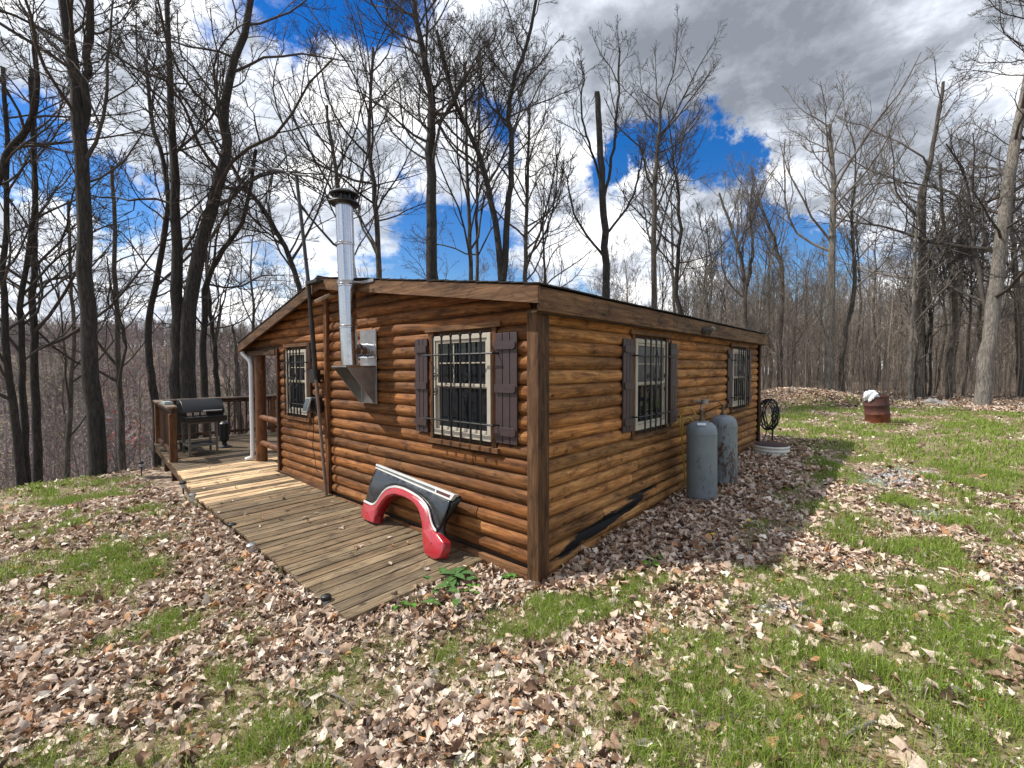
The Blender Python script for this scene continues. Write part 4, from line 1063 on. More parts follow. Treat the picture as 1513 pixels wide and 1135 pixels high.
m = MB(); m.tube([(c1[0] + .05, c1[1] + .04, zt1 + .24), (c1[0] + .10, c1[1] + .2, zt1 + .26), (c1[0] + .12, c1[1] + .36, zt1 + .20), (c2[0] - .16, c2[1] - .42, zt1 + .05), (c2[0] - .14, c2[1] - .3, zt1 + .02)], .005, 6); m.build('pigtail', RUBBER, t, True)
def smoothpath(P, n=60):
    P = np.array(P, float); k = len(P); out = []
    for i in range(k - 1):
        p0 = P[max(i - 1, 0)]; p1 = P[i]; p2 = P[i + 1]; p3 = P[min(i + 2, k - 1)]
        for t in np.linspace(0, 1, max(2, n // (k - 1)), endpoint=False):
            out.append(.5 * ((2 * p1) + (-p0 + p2) * t + (2 * p0 - 5 * p1 + 4 * p2 - p3) * t * t + (-p0 + 3 * p1 - 3 * p2 + p3) * t ** 3))
    out.append(P[-1]); return np.array(out)
hp = lambda px, py, x: on(px, py, 0, x)
m = MB(); m.tube(smoothpath([hp(1027, 612, .25), hp(1021, 603, .22), hp(1012, 603, .18), hp(1006, 614, .12), hp(1005, 632, .10), hp(1009, 652, .10)]), .010, 8); m.tube(smoothpath([hp(1024, 622, .22), hp(1018, 617, .2), hp(1011, 621, .15), hp(1008, 634, .12), hp(1008, 654, .10), hp(1011, 690, .1), hp(1013, 730, .08)]), .010, 8)
o = m.build('gas_hose', YEL, None, True); tagp(o, 'yellow gas hose looped between the near cylinder and the log wall', 'hose')

# corner things: hose reel, pipe hydrant, ribbed round cover
hc = np.array([.12, 7.46, 1.25])
o_ = thing('hose_coil', 'black hose and cable coiled on a hook at the far cabin corner', 'hose', tuple(hc))
m = MB()
for k in range(7):
    a0 = rng.uniform(0, 1); P = [(.10 + .02 * k + rng.normal(0, .01) + .13 * math.cos(a), 7.50 + .012 * k, .96 + rng.normal(0, .008) + (.29 + .02 * (k % 3)) * math.sin(a)) for a in np.linspace(0, 2 * PI, 25)]
    m.tube(P, .012, 6, cap=False)
m.tube([(.16, 7.5, .8), (.12, 7.48, .5), (.05, 7.46, .35)], .011, 6)
m.build('coil', RUBBER, o_, True)
m = MB(); m.tube([(-.02, 7.46, 1.2), (.1, 7.5, 1.2), (.12, 7.52, 1.24)], .015, 8); m.build('hook', IRON, o_, True)
wcp = gp(1139, 677); d = wcp[:2] - CAM[:2]; d /= np.linalg.norm(d)
rr0 = .30
wcc = wcp[:2] + d * rr0; wz0 = hz(*wcc)
wt = thing('well_cover', 'low white ribbed plastic ring with a brown lid by the far cabin corner', 'well cover', (wcc[0], wcc[1], wz0))
m = MB(); pr_ = []
for k in range(3):
    z = wz0 + k * .062; pr_ += [(rr0 - .025, z), (rr0, z + .012), (rr0 + .006, z + .03), (rr0, z + .045), (rr0 - .025, z + .056)]
m.lathe(pr_, (wcc[0], wcc[1], 0), 40); m.build('ribbed_ring', simple('white_plastic', (.72, .71, .62), .5, var=.15), wt, True)
m = MB(); m.lathe([(rr0 - .02, wz0 + .182), (rr0 - .01, wz0 + .19), (rr0 - .03, wz0 + .20), (.0, wz0 + .21)], (wcc[0], wcc[1], 0), 40); m.build('lid', simple('brown_leafmould', (.09, .05, .045), .9, var=.5, scale=30, bump=.01), wt, True)
hy = np.array([.22, 7.62]); hzz = hz(*hy)
ht = thing('yard_hydrant', 'thin black standpipe with a blue hose fitting by the far corner', 'standpipe', (hy[0], hy[1], hzz))
ztop = pxz(607, *hy)
m = MB(); m.tube([(hy[0], hy[1], hzz), (hy[0], hy[1], ztop)], .017, 8); m.tube([(hy[0], hy[1], ztop - .03), (hy[0] + .07, hy[1], ztop + .02)], .02, 8); m.build('pipe', IRON, ht, True)
m = MB(); m.tube([(hy[0] + .05, hy[1], ztop + .0), (hy[0] + .10, hy[1] - .02, ztop - .02)], .038, 10); m.tube([(hy[0] + .02, hy[1], ztop + .05), (hy[0] + .06, hy[1], ztop + .07)], .022, 8); m.build('fitting', BLUEP, ht, True)

# ------------------------------------------------------------------ burn barrel with a bag
bpnt = gp(1297, 626); d = bpnt[:2] - CAM[:2]; d /= np.linalg.norm(d); br = .285; bc = bpnt[:2] + d * br; bz = hz(*bc) - .02
bt = thing('burn_barrel', 'rusty open steel drum leaning slightly on the lawn by the woods', 'barrel', (bc[0], bc[1], bz))
ztp = pxz(585, bc[0], bc[1]); h = ztp - bz
pf = [(br * .98, 0), (br, .02)]
for zc in (h * .36, h * .68): pf += [(br, zc - .03), (br + .013, zc - .012), (br + .013, zc + .012), (br, zc + .03)]
pf += [(br, h - .02), (br + .010, h - .01), (br + .008, h), (br - .006, h), (br - .008, h - .12), (.02, h - .13)]
m = MB(); m.lathe(pf, (bc[0], bc[1], bz), 44); m.build('drum', RUST, bt, True)
lean = Vector(R[:, 0]); bt.rotation_mode = 'QUATERNION'
from mathutils import Quaternion
bt.rotation_quaternion = Quaternion(Vector((-R[0, 2], -R[1, 2], 0)), math.radians(-5.5))
tb = bc - R[:2, 0] * .10; topc = np.array([tb[0] - .08 * R[0, 0] - .02, tb[1] - .08 * R[1, 0] - .08, bz + h - .08])
V, Fs = [], []
nu, nv = 22, 14
for i in range(nv + 1):
    for j in range(nu):
        th = PI * i / nv; ph = 2 * PI * j / nu; rr_ = 1 + .28 * (float(vnoise(np.array([j * .9]), np.array([i * .8]), 5)[0]) - .5) + .18 * math.sin(5 * ph + i)
        V.append(topc + np.array([.17 * rr_ * math.sin(th) * math.cos(ph), .15 * rr_ * math.sin(th) * math.sin(ph), .16 * rr_ * math.cos(th) + .06]))
Fs = [(i * nu + j, (i + 1) * nu + j, (i + 1) * nu + (j + 1) % nu, i * nu + (j + 1) % nu) for i in range(nv) for j in range(nu)]
o = mesh('rubbish_bag', np.array(V), Fs, simple('white_bag', (.72, .75, .78), .35, var=.1), None, False); tagp(o, 'crumpled white bag sticking out of the top of the rusty drum', 'bag')
# flat boards lying by the barrel
bl = gp(1322, 628); m = MB(); a = math.atan2(R[1, 0], R[0, 0]); m.box((bl[0] - .5, bl[1] - .1, bl[2] + .01), (bl[0] + .45, bl[1] + .1, bl[2] + .035), rot=rotz(a), c=(1, 1, 1))
o = m.build('plank', BOARDX, None, cols=True, bevel=.004); tagp(o, 'flat weathered board lying in the grass at the foot of the rusty drum', 'board')

# ------------------------------------------------------------------ path lights
def path_light(base, h, label, clear=False, head=.045, tilt=0):
    t = thing('path_light', label, 'garden light', tuple(base), 'solar path lights along the deck edge')
    x, y, z = base
    m = MB(); m.tube([(x, y, z - .03), (x, y, z + h - .09)], .010, 8); m.build('stake', RUBBER if not clear else GHD, t, True)
    m = MB(); m.lathe([(head * .55, z + h - .09), (head * .75, z + h - .03)], (x, y, 0), 16); m.build('lens', LENSC, t, True)
    m = MB(); m.lathe([(head, z + h - .03), (head * 1.05, z + h - .02), (head * .95, z + h), (head * .4, z + h + .012)], (x, y, 0), 18); m.build('cap', RUBBER if not clear else GHD, t, True)
    t.rotation_euler = (tilt, tilt * .5, 0) if tilt else (0, 0, 0)
LENSC = simple('clear_lens', (.55, .58, .60), .15)
b = gp(209, 702); path_light(b, pxz(683, b[0], b[1]) - b[2], 'black stake light standing alone on the leaves left of the deck corner')
b = gp(271, 733); path_light(b, pxz(712, b[0], b[1]) - b[2], 'black path light at the deck edge nearest the railing post')
b = gp(285, 752); path_light(b, pxz(730, b[0], b[1]) - b[2], 'clear silver path light standing beside the pale deck boards', True)
b = gp(373, 822); path_light(b, pxz(803, b[0], b[1]) - b[2], 'clear leaning path light half buried in leaves at the middle of the deck edge', True, tilt=.12)
b = gp(482, 898); path_light(b, pxz(880, b[0], b[1]) - b[2], 'short black-capped path light at the near corner of the deck', False, .04)
b = gp(343, 787); path_light(b, pxz(774, b[0], b[1]) - b[2], 'low black path light at the deck edge between the two clear ones', False)

# ------------------------------------------------------------------ plants near the corner
def rosette(name, px, py, n, size, label, cat, colr, group=None, wide=.4):
    b = gp(px, py); b[2] += .035; size = size * 1.25; t = thing(name, label, cat, tuple(b), group); Vs, Fs, Cs = [], [], []; nb = 0
    for k in range(n):
        a = rng.uniform(0, 2 * PI); L = size * rng.uniform(.6, 1.2); el = rng.uniform(.15, .9); S = 8
        o0 = np.array([rng.normal(0, size * .45), rng.normal(0, size * .45), 0])
        for s in range(S + 1):
            tt = s / S; rr_ = L * tt; z = L * (math.sin(el) * tt - .75 * tt * tt * math.sin(el)) + .012; w = L * wide * .5 * math.sin(PI * min(.98, max(.03, tt))) ** .8 * (1 if tt > .15 else .3)
            for sg in (-1, 0, 1):
                Vs.append(b + o0 + np.array([math.cos(a) * rr_ - math.sin(a) * w * sg, math.sin(a) * rr_ + math.cos(a) * w * sg, z + abs(sg) * w * .3 + rng.normal(0, .001)]))
                Cs.append(np.array(colr) * rng.uniform(.75, 1.25) * (1.25 if sg == 0 else 1))
        for s in range(S):
            for j in range(2): i0 = nb + s * 3 + j; Fs.append((i0, i0 + 1, i0 + 4, i0 + 3))
        nb += (S + 1) * 3
    mesh('leaf_rosette', np.array(Vs), Fs, GRASSM, t, True, np.array(Cs)); return t
rosette('broadleaf_weed', 668, 862, 13, .13, 'broad-leaved green weed sprouting at the end of the deck', 'plant', (.09, .19, .055))
rosette('broadleaf_weed', 655, 888, 8, .12, 'long-leaved green weed lying on the leaves in front of the deck end', 'plant', (.10, .20, .05))
rosette('broadleaf_weed', 697, 880, 26, .055, 'low clump of small bright green leaves beside the broad-leaved weed', 'plant', (.13, .26, .04))
rosette('broadleaf_weed', 597, 902, 3, .09, 'single flat green leaf plant under the near deck edge', 'plant', (.10, .24, .04))
rosette('broadleaf_weed', 755, 862, 9, .06, 'small round-leaved weed near the foot of the corner board', 'plant', (.12, .24, .05), wide=.8)
rosette('broadleaf_weed', 965, 838, 8, .07, 'round-leaved green weed among leaves by the scorched logs', 'plant', (.13, .27, .04), wide=.8)
YF = simple('dandelion_yellow', (.75, .55, .02), .6)
for px, py, lb in ((1053, 794, 'yellow dandelion flower nearest the cabin'), (1106, 773, 'yellow dandelion flower in the green tuft farther right')):
    b = gp(px, py + 5); t = thing('dandelion', lb, 'flower', tuple(b), 'dandelions in the leaves'); zt_ = b[2] + .06
    m = MB(); m.tube([b, (b[0], b[1], zt_)], .003, 5); m.build('stem', simple('stem_green', (.10, .2, .05)), t)
    m = MB(); m.lathe([(.002, zt_), (.018, zt_ + .004), (.020, zt_ + .010), (.008, zt_ + .016)], (b[0], b[1], 0), 12); m.build('flower_head', YF, t, True)
# sticks
for k, (pa_, pb_, r_, lb) in enumerate([((1245, 560 + 532), (1295, 1073), .009, 'bare grey stick lying in the grass in the right foreground'), ((1030, 1080), (1095, 1062), .007, 'thin dry twig on the leaves right of the bottom centre'),
                                     ((478, 1025), (520, 1062), .006, 'thin dark twig across the leaves in the lower middle'), ((1195, 830), (1230, 820), .008, 'short dark stick on the leaves beyond the scorched logs')]):
    a = gp(*pa_); b = gp(*pb_); mdl = (a + b) / 2 + np.array([.02, .03, .01]); m = MB(); m.tube(smoothpath([a + [0, 0, .015], mdl + [0, 0, .02], b + [0, 0, .02]], 8), r_, 6)
    o = m.build('fallen_stick', TWIGL, None, True); tagp(o, lb, 'stick')
for k, (px, py, s, lb) in enumerate([(1378, 597, .20, 'larger pale rock at the forest edge left of the big leaning tree'), (1393, 599, .15, 'smaller pale rock at the foot of the big leaning tree')]):
    b = gp(px, py); V, Fs = [], []; nu, nv = 14, 9
    for i in range(nv + 1):
        for j in range(nu):
            th = PI * i / nv; ph = 2 * PI * j / nu; q = 1 + .5 * (float(vnoise(np.array([math.cos(ph) * 1.5 + 9 * k + 5]), np.array([math.sin(ph) * 1.5 + i * .5 + 4]), 8)[0]) - .5)
            V.append(b + s * q * np.array([1.3 * math.sin(th) * math.cos(ph), math.sin(th) * math.sin(ph), .75 * math.cos(th) + .3]))
    Fs = [(i * nu + j, (i + 1) * nu + j, (i + 1) * nu + (j + 1) % nu, i * nu + (j + 1) % nu) for i in range(nv) for j in range(nu)]
    o = mesh('rock', np.array(V), Fs, simple('rock_%d' % k, (.30, .29, .27), .9, var=.5, scale=5, bump=.03)); tagp(o, lb, 'rock')

# ------------------------------------------------------------------ trees
def tubes(P, Rd, s):
    """P (N,K,3), Rd (N,K) -> verts, quads"""
    N, K, _ = P.shape
    T = np.gradient(P, axis=1); T /= np.linalg.norm(T, axis=2, keepdims=True) + 1e-9
    ref = np.where(np.abs(T[:, :1, 2:3]) < .85, np.array([0, 0, 1.]), np.array([1., 0, 0]))
    A = np.cross(T, np.broadcast_to(ref, T.shape)); A /= np.linalg.norm(A, axis=2, keepdims=True) + 1e-9; B = np.cross(T, A)
    a = 2 * PI * np.arange(s) / s
    V = P[:, :, None] + Rd[:, :, None, None] * (np.cos(a)[None, None, :, None] * A[:, :, None] + np.sin(a)[None, None, :, None] * B[:, :, None])
    i = np.arange(N * K * s).reshape(N, K, s); j = np.roll(i, -1, 2)
    Fq = np.stack([i[:, :-1], j[:, :-1], j[:, 1:], i[:, 1:]], -1).reshape(-1, 4)
    return V.reshape(-1, 3), Fq
def grow(P, Rd, m, tmin, tmax, ang, ratio, rr, K, up, wander, g, rmin, lexp=.7, absL=None):
    N, Kp, _ = P.shape
    L = np.linalg.norm(np.diff(P, axis=1), axis=2).sum(1)
    idx = np.repeat(np.arange(N), m)
    t = (np.tile(np.arange(m), N) + g.random(N * m)) / m; t = tmin + (tmax - tmin) * t
    f = t * (Kp - 1); i0 = np.clip(f.astype(int), 0, Kp - 2); w = (f - i0)[:, None]
    pos = P[idx, i0] * (1 - w) + P[idx, i0 + 1] * w; tan = P[idx, i0 + 1] - P[idx, i0]; tan /= np.linalg.norm(tan, axis=1, keepdims=True) + 1e-9
    rp = Rd[idx, i0] * (1 - w[:, 0]) + Rd[idx, i0 + 1] * w[:, 0]
    rv = g.normal(size=(N * m, 3)); rv -= tan * (rv * tan).sum(1, keepdims=True); rv /= np.linalg.norm(rv, axis=1, keepdims=True) + 1e-9
    an = np.radians(g.normal(ang, ang * .22, N * m))[:, None]
    d = np.cos(an) * tan + np.sin(an) * rv; d[:, 2] = np.where(d[:, 2] < -.2, d[:, 2] * .3, d[:, 2])
    base = L[idx] if absL is None else absL
    ln = base * ratio * (1 - lexp * ((t - tmin) / max(1e-3, tmax - tmin))) * g.uniform(.6, 1.25, N * m)
    out = np.zeros((N * m, K, 3)); out[:, 0] = pos; cur = d
    for k in range(1, K):
        cur = cur + g.normal(0, wander, cur.shape) + np.array([0, 0, up]); cur /= np.linalg.norm(cur, axis=1, keepdims=True)
        out[:, k] = out[:, k - 1] + cur * (ln / (K - 1))[:, None]
    r0 = np.maximum(np.minimum(rp * rr, ln * .0098 + .0025), rmin)
    Rn = r0[:, None] * np.linspace(1, .35, K)[None]; Rn = np.maximum(Rn, rmin * .7)
    return out, Rn
def polyline(pts, rads, K, g, wob=.02):
    P = smoothpath(pts, K * 3); s = np.linspace(0, len(P) - 1, K); i = s.astype(int).clip(0, len(P) - 2); w = (s - i)[:, None]; Q = P[i] * (1 - w) + P[i + 1] * w
    Q[1:-1] += g.normal(0, wob, (K - 2, 3)) * np.array([1, 1, .2]); Rr = np.interp(np.linspace(0, 1, K), np.linspace(0, 1, len(rads)), rads); return Q, Rr
def crown(stems, g, n1=16, n2=7, n3=6, n4=4, t0=.4, a1=48, len1=.32, up=.10, rmin=.0062, dens=1.0, wand=.16):
    VV, FF = [], []; o = 0
    for (P, Rd, tb) in stems:
        P1, R1 = grow(P[None], Rd[None], n1, tb, .98, a1, len1, .55, 8, up, wand, g, rmin * 2, .55)
        # continue the leader
        P2, R2 = grow(P1, R1, n2, .22, 1.0, 40, .52, .6, 6, up * .8, wand * 1.1, g, rmin * 1.4)
        P3, R3 = grow(P2, R2, n3, .2, 1.0, 38, .55, .65, 5, up * .6, wand * 1.2, g, rmin)
        for (a, b, s) in ((P1, R1, 6), (P2, R2, 4), (P3, R3, 3)): 
            v, f = tubes(a, b, s); VV.append(v); FF.append(f + o); o += len(v)
        if n4:
            P4, R4 = grow(P3, R3, n4, .25, 1.0, 36, .55, .7, 3, up * .4, wand * 1.4, g, rmin * .8)
            v, f = tubes(P4, R4, 3); VV.append(v); FF.append(f + o); o += len(v)
    return np.vstack(VV), np.vstack(FF)
def make_tree(name, label, stems_px, cat='tree', group=None, bark=None, twig=None, seed=1, base=None, cr={}, K=22):
    """stems_px: list of (points3d, radii, t_start of branching)"""
    g = np.random.default_rng(seed); st = []; VV, FF = [], []; o = 0
    for pts, rads, tb in stems_px:
        P, Rd = polyline(pts, rads, K, g, .02); st.append((P, Rd, tb))
        v, f = tubes(P[None], Rd[None], 12)
        VV.append(v); FF.append(f + o); o += len(v)
    b = np.array(stems_px[0][0][0]) if base is None else base
    t = thing(name, label, cat, tuple(b), group)
    V = np.vstack(VV)
    # bark relief / flare
    mesh('trunk', V, np.vstack(FF), bark or BARKM, t, True)
    st2 = [s for s in st if s[2] is not None]
    if st2:
        V, Fq = crown(st2, g, **cr); mesh('crown', V, Fq, twig or TWIG, t, False)
    return t
def px_stem(pts, depth, basew, topw, tb, extend=None, ground=True):
    """trunk traced at one distance; the foot is taken down to the ground. widths are in metres (radius)"""
    P = [at(px, py, depth + (dd[0] if dd else 0)) for (px, py, *dd) in pts]
    if ground:
        p = P[0].copy(); z = hz(p[0], p[1])
        if z < p[2] - .05: P = [np.array([p[0], p[1], z - .15])] + P
        else: P[0][2] = z - .15
    if extend: P.append(P[-1] + np.array(extend))
    n = len(P); return (P, np.linspace(basew, topw, 6), tb)
HT = 'bare tree'
# hero trees left
d = 9.3
make_tree('forked_tree', 'tall thick bare trunk forking high, nearest tree on the left beyond the grass edge', [
    px_stem([(145, 690), (137, 560), (127, 400), (120, 230), (108, 90), (96, 0)], d, .160, .08, .52, (-.3, -.2, 6)),
    px_stem([(119, 215), (128, 120), (133, 0)], d, .075, .055, .2, (.4, .3, 6), False)], bark=BARKD, seed=4, cr=dict(n1=18, n2=7, n3=6, n4=4, len1=.22, a1=62, up=.07))
d = 12.6
make_tree('forked_tree', 'massive bare tree with two trunks spreading from one base behind the grill', [
    px_stem([(263, 590), (262, 500), (262, 400), (260, 300), (256, 210), (252, 120)], d, .20, .055, .35, (-.2, 0, 3)),
    px_stem([(278, 590), (278, 490), (288, 400), (305, 330), (322, 270), (334, 215), (330, 165), (345, 90), (372, 5)], d, .215, .07, .42, (.8, .3, 4))], bark=BARKD, seed=9,
    cr=dict(n1=19, n2=8, n3=7, n4=4, len1=.27, a1=55, up=.06, wand=.2))
make_tree('crooked_tree', 'slim crooked bare tree just left of the two-trunk tree', [px_stem([(228, 585), (222, 545), (218, 500), (226, 440), (240, 370), (248, 300), (240, 230), (222, 180)], 13.5, .11, .045, .4, (-.4, 0, 2))], bark=BARKD, seed=12, cr=dict(n1=12, n2=7, n3=6, n4=3, len1=.32, up=.08))
make_tree('slim_tree', 'slim bare tree with a side fork right of the two-trunk tree', [px_stem([(302, 590), (300, 500), (305, 420), (330, 370), (360, 320)], 14.5, .12, .05, .3, (.6, .2, 2)), px_stem([(322, 590), (318, 520), (309, 450)], 15.5, .10, .05, .4, (-.3, 0, 3))], bark=BARKD, seed=13, cr=dict(n1=11, n2=6, n3=6, n4=3, len1=.36, up=.07))
make_tree('broken_snag', 'short broken dead trunk standing between the porch and the two-trunk tree', [(px_stem([(352, 590), (350, 540), (344, 480)], 15, .12, .03, None))], bark=BARKM, seed=14)
make_tree('bare_tree', 'double-stemmed bare tree at the left edge of the photo', [px_stem([(30, 710), (22, 620), (10, 520), (5, 400), (12, 290)], 11.5, .105, .04, .35, (.5, 0, 3)), px_stem([(40, 710), (36, 600), (28, 500), (38, 400), (50, 300)], 11.8, .09, .04, .4, (.5, 0, 3))], bark=BARKD, seed=15, cr=dict(n1=13, n2=7, n3=6, n4=3, len1=.33, up=.08))
make_tree('bare_tree', 'straight bare tree third from the left edge behind the grass', [px_stem([(56, 705), (52, 600), (50, 480), (50, 380), (52, 260)], 13, .12, .05, .42, (.0, 0, 3))], bark=BARKD, seed=16, cr=dict(n1=13, n2=7, n3=6, n4=3, len1=.35, up=.10))
make_tree('leaning_tree', 'bare tree whose trunk leans in from beyond the left edge of the photo', [px_stem([(-60, 720), (-40, 500), (-10, 310), (10, 230), (40, 190), (55, 150)], 10.5, .12, .04, .4, (.2, 0, 1.5))], bark=BARKD, seed=17, cr=dict(n1=11, n2=7, n3=6, n4=3, len1=.30, up=.03))
make_tree('bare_tree', 'slender bare tree between the nearest trunk and the crooked tree', [px_stem([(180, 660), (176, 560), (172, 470), (170, 380)], 15, .11, .05, .3, (.0, 0, 3))], bark=BARKM, seed=18, cr=dict(n1=12, n2=7, n3=6, n4=3, len1=.38, up=.08))
make_tree('bare_tree', 'thin bare tree leaning right in front of the crooked tree', [px_stem([(100, 700), (104, 600), (110, 500), (104, 420)], 17, .10, .04, .3, (.4, 0, 3))], bark=BARKM, seed=19, cr=dict(n1=12, n2=7, n3=6, n4=3, len1=.38, up=.08))
# behind the cabin
make_tree('leaning_tree', 'bare tree leaning left behind the antenna pole', [px_stem([(455, 520), (434, 400), (410, 345), (382, 300), (350, 262)], 15, .10, .05, .3, (-1.2, 0, 1.5))], bark=BARKD, seed=21, cr=dict(n1=20, n2=8, n3=6, n4=4, len1=.36, up=.10))
make_tree('bare_tree', 'bare tree with a curved trunk right behind the chimney pipe', [px_stem([(530, 520), (522, 400), (508, 340), (500, 290), (492, 230)], 17, .15, .05, .35, (-.4, 0, 2))], bark=BARKM, seed=22, cr=dict(n1=18, n2=8, n3=6, n4=4, len1=.36, up=.10))
make_tree('bare_tree', 'slim bare tree first to the right of the chimney', [px_stem([(562, 520), (560, 400), (556, 310), (545, 220), (548, 150)], 18, .14, .05, .35, (.2, 0, 2))], bark=BARKM, seed=23, cr=dict(n1=20, n2=8, n3=6, n4=4, len1=.34, up=.14))
make_tree('tall_tree', 'thickest tall bare tree standing behind the middle of the roof', [px_stem([(640, 520), (638, 400), (638, 300), (636, 210), (638, 150), (628, 90), (612, 10)], 16, .24, .07, .42, (-.2, 0, 4))], bark=BARKD, seed=24, cr=dict(n1=28, n2=9, n3=7, n4=5, len1=.27, up=.13, a1=50))
make_tree('slim_tree', 'slim bare tree just right of the thickest tree', [px_stem([(697, 520), (696, 400), (692, 300), (688, 200)], 19, .12, .05, .4, (.0, 0, 3))], bark=BARKM, seed=25, cr=dict(n1=13, n2=7, n3=6, n4=4, len1=.32, up=.14))
make_tree('slim_tree', 'second slim bare tree close to the left of the V-shaped tree', [px_stem([(705, 520), (705, 400), (704, 310), (706, 230)], 20, .10, .04, .4, (.1, 0, 3))], bark=BARKM, seed=26, cr=dict(n1=12, n2=7, n3=6, n4=3, len1=.32, up=.14))
make_tree('forked_tree', 'V-shaped bare tree forking just above the roof ridge', [px_stem([(744, 520), (742, 412), (735, 350), (724, 290), (708, 230), (690, 190), (672, 150)], 16.5, .15, .06, .5, (-1.0, 0, 3)),
    px_stem([(743, 415), (749, 340), (754, 270), (757, 210), (750, 165), (762, 110), (785, 40)], 16.5, .13, .05, .45, (.6, 0, 3), False)], bark=BARKD, seed=27, cr=dict(n1=22, n2=9, n3=7, n4=5, len1=.29, up=.13, a1=48))
make_tree('bare_tree', 'smaller bare tree right of the V-shaped tree', [px_stem([(778, 520), (776, 400), (778, 320), (780, 260)], 20, .13, .05, .3, (.1, 0, 3))], bark=BARKM, seed=28, cr=dict(n1=19, n2=8, n3=6, n4=4, len1=.38, up=.12))
make_tree('snag_tree', 'dark trunk with a snapped-off top and live shoots behind the right half of the roof', [px_stem([(897, 560), (895, 420), (892, 330), (889, 250), (885, 190), (882, 137)], 17, .16, .10, None),
    px_stem([(891, 300), (905, 230), (912, 160), (915, 90)], 17, .06, .03, .15, (0, 0, .5), False), px_stem([(889, 270), (872, 220), (858, 160), (862, 120)], 17.3, .05, .02, .15, (0, 0, .5), False), px_stem([(893, 350), (930, 300), (948, 240)], 16.8, .05, .02, .1, (0, 0, .5), False), px_stem([(893, 380), (855, 330), (840, 280)], 16.8, .05, .02, .1, (0, 0, .5), False)],
    bark=BARKD, seed=29, cr=dict(n1=11, n2=6, n3=5, n4=3, len1=.42, up=.16, a1=34))
make_tree('bare_tree', 'tidy bare tree with a rounded crown right of the snapped trunk', [px_stem([(967, 560), (966, 420), (967, 340), (968, 265), (972, 215), (975, 180)], 20, .15, .05, .33, (.0, 0, 1))], bark=BARKM, seed=30, cr=dict(n1=20, n2=8, n3=6, n4=4, len1=.38, up=.16, a1=40))
make_tree('bare_tree', 'short spreading bare tree above the far roof corner', [px_stem([(1104, 590), (1102, 480), (1098, 400), (1085, 350)], 24, .15, .05, .3, (-.8, 0, 2.5)), px_stem([(1100, 440), (1112, 370), (1108, 320)], 24, .10, .04, .2, (.1, 0, 1.5), False)], bark=BARKM, twig=TWIGL, seed=31, cr=dict(n1=13, n2=8, n3=6, n4=4, len1=.42, up=.16, a1=36))
make_tree('bare_tree', 'V-forked bare tree just left of the pale fan-shaped tree', [px_stem([(1152, 594), (1152, 500), (1156, 430), (1148, 370), (1130, 320)], 22.5, .14, .05, .4, (-.6, 0, 1.5))], bark=BARKM, twig=TWIGL, seed=32, cr=dict(n1=12, n2=7, n3=6, n4=3, len1=.4, up=.14, a1=38))
make_tree('fan_tree', 'pale smooth-barked tree with a wide fan-shaped crown at the forest edge', [px_stem([(1224, 592), (1226, 500), (1228, 400), (1230, 320), (1231, 260), (1228, 215)], 20.8, .20, .05, .36, (-.1, 0, 1.0))], bark=BARKL, twig=TWIGL, seed=33, cr=dict(n1=17, n2=7, n3=6, n4=3, len1=.46, up=.12, a1=42))
make_tree('pair_tree', 'dark upright tree standing behind the rusty drum', [px_stem([(1358, 598), (1360, 500), (1362, 400), (1364, 300), (1378, 220)], 21.5, .20, .06, .35, (.3, 0, 3)), ], bark=BARKM, twig=TWIGL, seed=34, cr=dict(n1=17, n2=8, n3=6, n4=3, len1=.38, up=.08, a1=52))
make_tree('slim_tree', 'pale slim wavy trunk left of the big leaning tree', [px_stem([(1346, 598), (1343, 560), (1347, 500), (1350, 430), (1352, 380)], 19.6, .10, .04, .4, (.1, 0, 3))], bark=BARKL, twig=TWIGL, seed=35, cr=dict(n1=12, n2=7, n3=6, n4=3, len1=.30, up=.12))
make_tree('slim_tree', 'wavy dark tree halfway between the slim pale trunk and the big leaning tree', [px_stem([(1404, 596), (1402, 540), (1412, 470), (1405, 400), (1395, 340)], 20.5, .13, .05, .4, (-.2, 0, 3))], bark=BARKM, seed=36, cr=dict(n1=13, n2=7, n3=6, n4=3, len1=.36, up=.08))
make_tree('big_leaning_tree', 'big pale trunk leaning right with a broad crown at the right edge', [px_stem([(1450, 600), (1458, 530), (1468, 450), (1480, 350), (1490, 270), (1505, 180), (1528, 60)], 17.5, .26, .11, .20, (.6, .2, 4))], bark=BARKL, twig=TWIG, seed=37, cr=dict(n1=36, n2=9, n3=7, n4=5, len1=.40, up=.05, a1=62, wand=.2))
make_tree('bare_tree', 'bare tree at the right edge behind the big leaning trunk', [px_stem([(1508, 600), (1506, 500), (1500, 400), (1495, 320)], 21, .14, .06, .35, (.1, 0, 3.5))], bark=BARKM, seed=38, cr=dict(n1=14, n2=7, n3=6, n4=3, len1=.38, up=.08))

